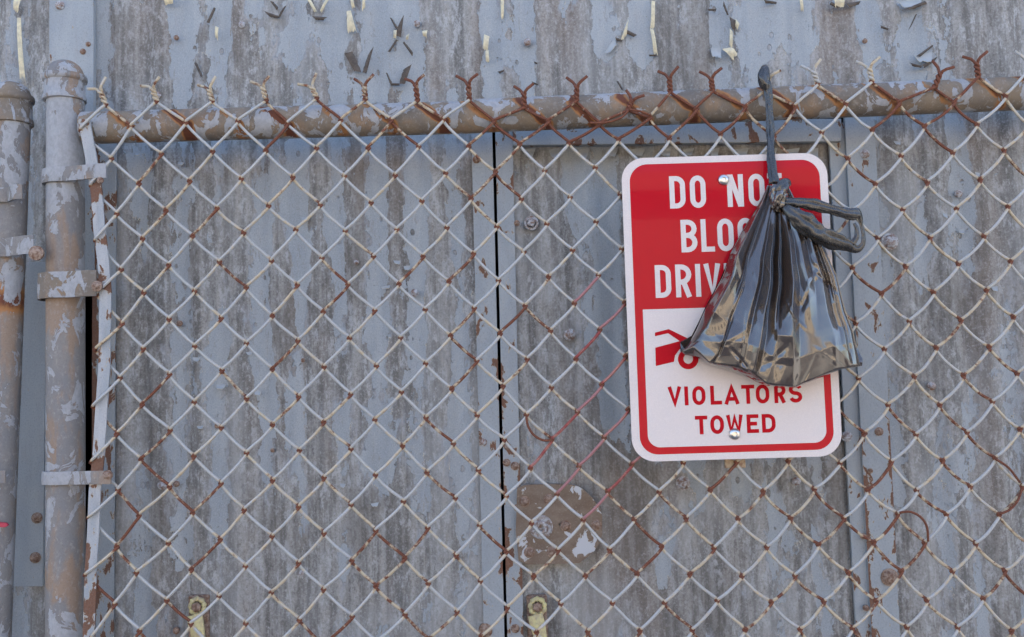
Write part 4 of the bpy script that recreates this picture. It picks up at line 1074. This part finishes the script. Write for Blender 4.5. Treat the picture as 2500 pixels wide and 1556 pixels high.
for it in range(NTt + 1):
    t = it / NTt
    (xl, yl), (xr, yr) = interp(LE, t), interp(RE, t)
    xs_ = xl + (xr - xl) * s
    ye = yl + (yr - yl) * s
    fbx, fby = curve(FB, s); edge_end = 859 + (887 - 859) * s
    ys_ = ye + (fby - edge_end) * t ** 2.2
    xs_ = xs_ + (fbx - (1661 + (2099 - 1661) * s)) * t
    bulge = .010 + float(np.interp(t, [0, .35, .65, .88, 1], [0, .021, .036, .044, .036])) * np.sin(np.pi * np.clip(s, 0, 1)) ** .5
    amp = .0150 * float(np.interp(t, KT, AMPT)) * (.30 + .70 * min(1, t / .35))
    env = np.clip(np.minimum(s, 1 - s) / .06, 0, 1)
    yy = -.021 - bulge - amp * pleat(s, t) * (.25 + .75 * env)
    for (s0, t0, th_, wd_, ln_, am_) in crease:
        ca, sa = math.cos(th_), math.sin(th_)
        dx_ = (s - s0) * .95; dt_ = (t - t0)
        along = dx_ * ca + dt_ * sa; across = -dx_ * sa + dt_ * ca
        yy -= am_ * np.clip(1 - np.abs(across) / wd_, 0, 1) * np.clip(1.3 - np.abs(along) / ln_ * 1.3, 0, 1) * env
    ys2 = ys_
    front = [P(float(a), float(bb), float(c)) for a, bb, c in zip(xs_, ys2, np.minimum(yy, -.0195))]
    rows.append(front)
# lip folded under
for q in range(1, 9):
    k = q / 8
    sx_, sy_ = curve(SB, s); fr = rows[NTt]
    (xl, yl), (xr, yr) = interp(LE, 1), interp(RE, 1)
    new = []
    for i in range(NS):
        e_ = P(float(sx_[i]), float(sy_[i]), -.034)
        b_ = P(float(sx_[i]), float(sy_[i]) - 26, -.020)
        f_ = fr[i]
        # quadratic from front edge through the lowest edge to the back
        new.append(f_ * ((1 - k) ** 2) + e_ * (2 * k * (1 - k) * 1.0) + b_ * (k * k))
    rows.append(new)
# back side up to the knot
for q in range(1, 13):
    t = 1 - q / 12
    (xl, yl), (xr, yr) = interp(LE, t), interp(RE, t)
    rows.append([P(float(xl + (xr - xl) * a), float(yl + (yr - yl) * a) - 8 * t, -.0185) for a in s])
b = MB(); b.grid(rows, flip=False)
bagb = b.build('bag_body', mb.m, bag, smooth=180)

def film(name, pts_, rad, seed, n=22, flat_=.55, lobes=5, amp=.28, twist=.5):
    """a gathered strand of film: star-shaped twisted section"""
    ps = [P(*q) for q in pts_]; fine = []; rr2 = []
    for i in range(len(ps) - 1):
        p0 = ps[max(i - 1, 0)]; p1 = ps[i]; p2 = ps[i + 1]; p3 = ps[min(i + 2, len(ps) - 1)]
        ns = max(5, int((p2 - p1).length / .0025))
        for k in range(ns):
            t = k / ns
            fine.append(.5 * ((2 * p1) + (p2 - p0) * t + (2 * p0 - 5 * p1 + 4 * p2 - p3) * t * t + (3 * p1 - p0 - 3 * p2 + p3) * t ** 3)); rr2.append(rad[i] + (rad[i + 1] - rad[i]) * t)
    fine.append(ps[-1]); rr2.append(rad[-1])
    rg_ = random.Random(seed); ph = [rg_.uniform(0, 6.3) for _ in range(6)]
    def shape(i, k, a):
        q = 1 - amp * 1.3 * (1 - abs(math.sin((lobes * a + ph[0] + i * twist * .08) / 2 * 1.0))) ** 1.5 * 1.2 - amp * .6 * (1 - abs(math.sin(((lobes + 4) * a + ph[2] - i * .06) / 2))) * (.5 + .5 * math.sin(i * .11 + ph[1])) + .13 * math.sin(i * .31 + ph[3]) * math.sin(a * 2 + ph[4]) + .06 * math.sin(i * .83 + 3 * a + ph[5]) + amp * .5
        return (q * flat_, q)
    b = MB(); b.tube(fine, lambda i: rr2[i] * PXM, n * 2, shape=shape)
    return b.build(name, ms.m, bag, smooth=180)
film('hanging_strap', [(1868, 178, -.010), (1871, 205, -.012), (1876, 225, -.013), (1879, 280, -.014), (1881, 340, -.017), (1884, 400, -.024), (1890, 448, -.030)], [7, 11, 8.5, 8.5, 9, 9, 13], 3, lobes=5, amp=.42, twist=2.2)
film('strap_knot', [(1868, 162, -.008), (1866, 172, -.010), (1864, 190, -.012), (1868, 210, -.012), (1874, 222, -.012)], [6, 11, 15, 13, 5], 5, lobes=3, amp=.15, flat_=.9)
kc_ = P(1902, 480, -.043); rows = []
rk = random.Random(5); kp = [(Vector((rk.uniform(-1, 1), rk.uniform(-1, 1), rk.uniform(-1, 1))).normalized(), rk.uniform(2.5, 6), rk.uniform(0, 6)) for _ in range(9)]
for i in range(41):
    ph_ = math.pi * i / 40; rw_ = []
    for j in range(64):
        th_ = 2 * math.pi * j / 64; dv = Vector((math.sin(ph_) * math.cos(th_), math.sin(ph_) * math.sin(th_), math.cos(ph_)))
        q = 1.0
        for ax_, fr_, o_ in kp: q -= .075 * (1 - abs(math.sin(dv.dot(ax_) * fr_ + o_))) ** 2
        q += .10 * math.sin(3 * th_ + 4 * ph_)
        rw_.append((kc_.x + dv.x * .0150 * q + dv.z * .004, kc_.y + dv.y * .013 * q, kc_.z + dv.z * .0225 * q))
    rows.append(rw_)
b = MB(); b.grid(rows, closed_u=True); b.build('bag_knot', mb.m, bag, smooth=180)
film('bag_ear', [(1898, 470, -.050), (1908, 456, -.050), (1920, 446, -.046), (1930, 448, -.042)], [8, 13, 12, 7], 11, lobes=3, amp=.25, flat_=.35)
film('handle_loop', [(1915, 492, -.044), (1945, 495, -.050), (1985, 500, -.055), (2030, 512, -.055), (2070, 522, -.053), (2092, 523, -.050), (2099, 530, -.047), (2103, 548, -.046), (2108, 575, -.046), (2106, 597, -.046), (2090, 609, -.046), (2068, 598, -.048), (2035, 588, -.052), (2000, 572, -.056), (1965, 545, -.056), (1935, 522, -.052), (1915, 505, -.045)],
     [9, 12, 13, 12, 12, 12, 8, 5.5, 5, 6, 10, 15, 19, 22, 22, 16, 10], 14, lobes=4, amp=.26, flat_=.55)
film('handle_fold', [(2085, 545, -.049), (2092, 560, -.049), (2091, 580, -.049), (2080, 596, -.049)], [3.5, 5, 6, 7], 15, lobes=3, amp=.2, flat_=.5)
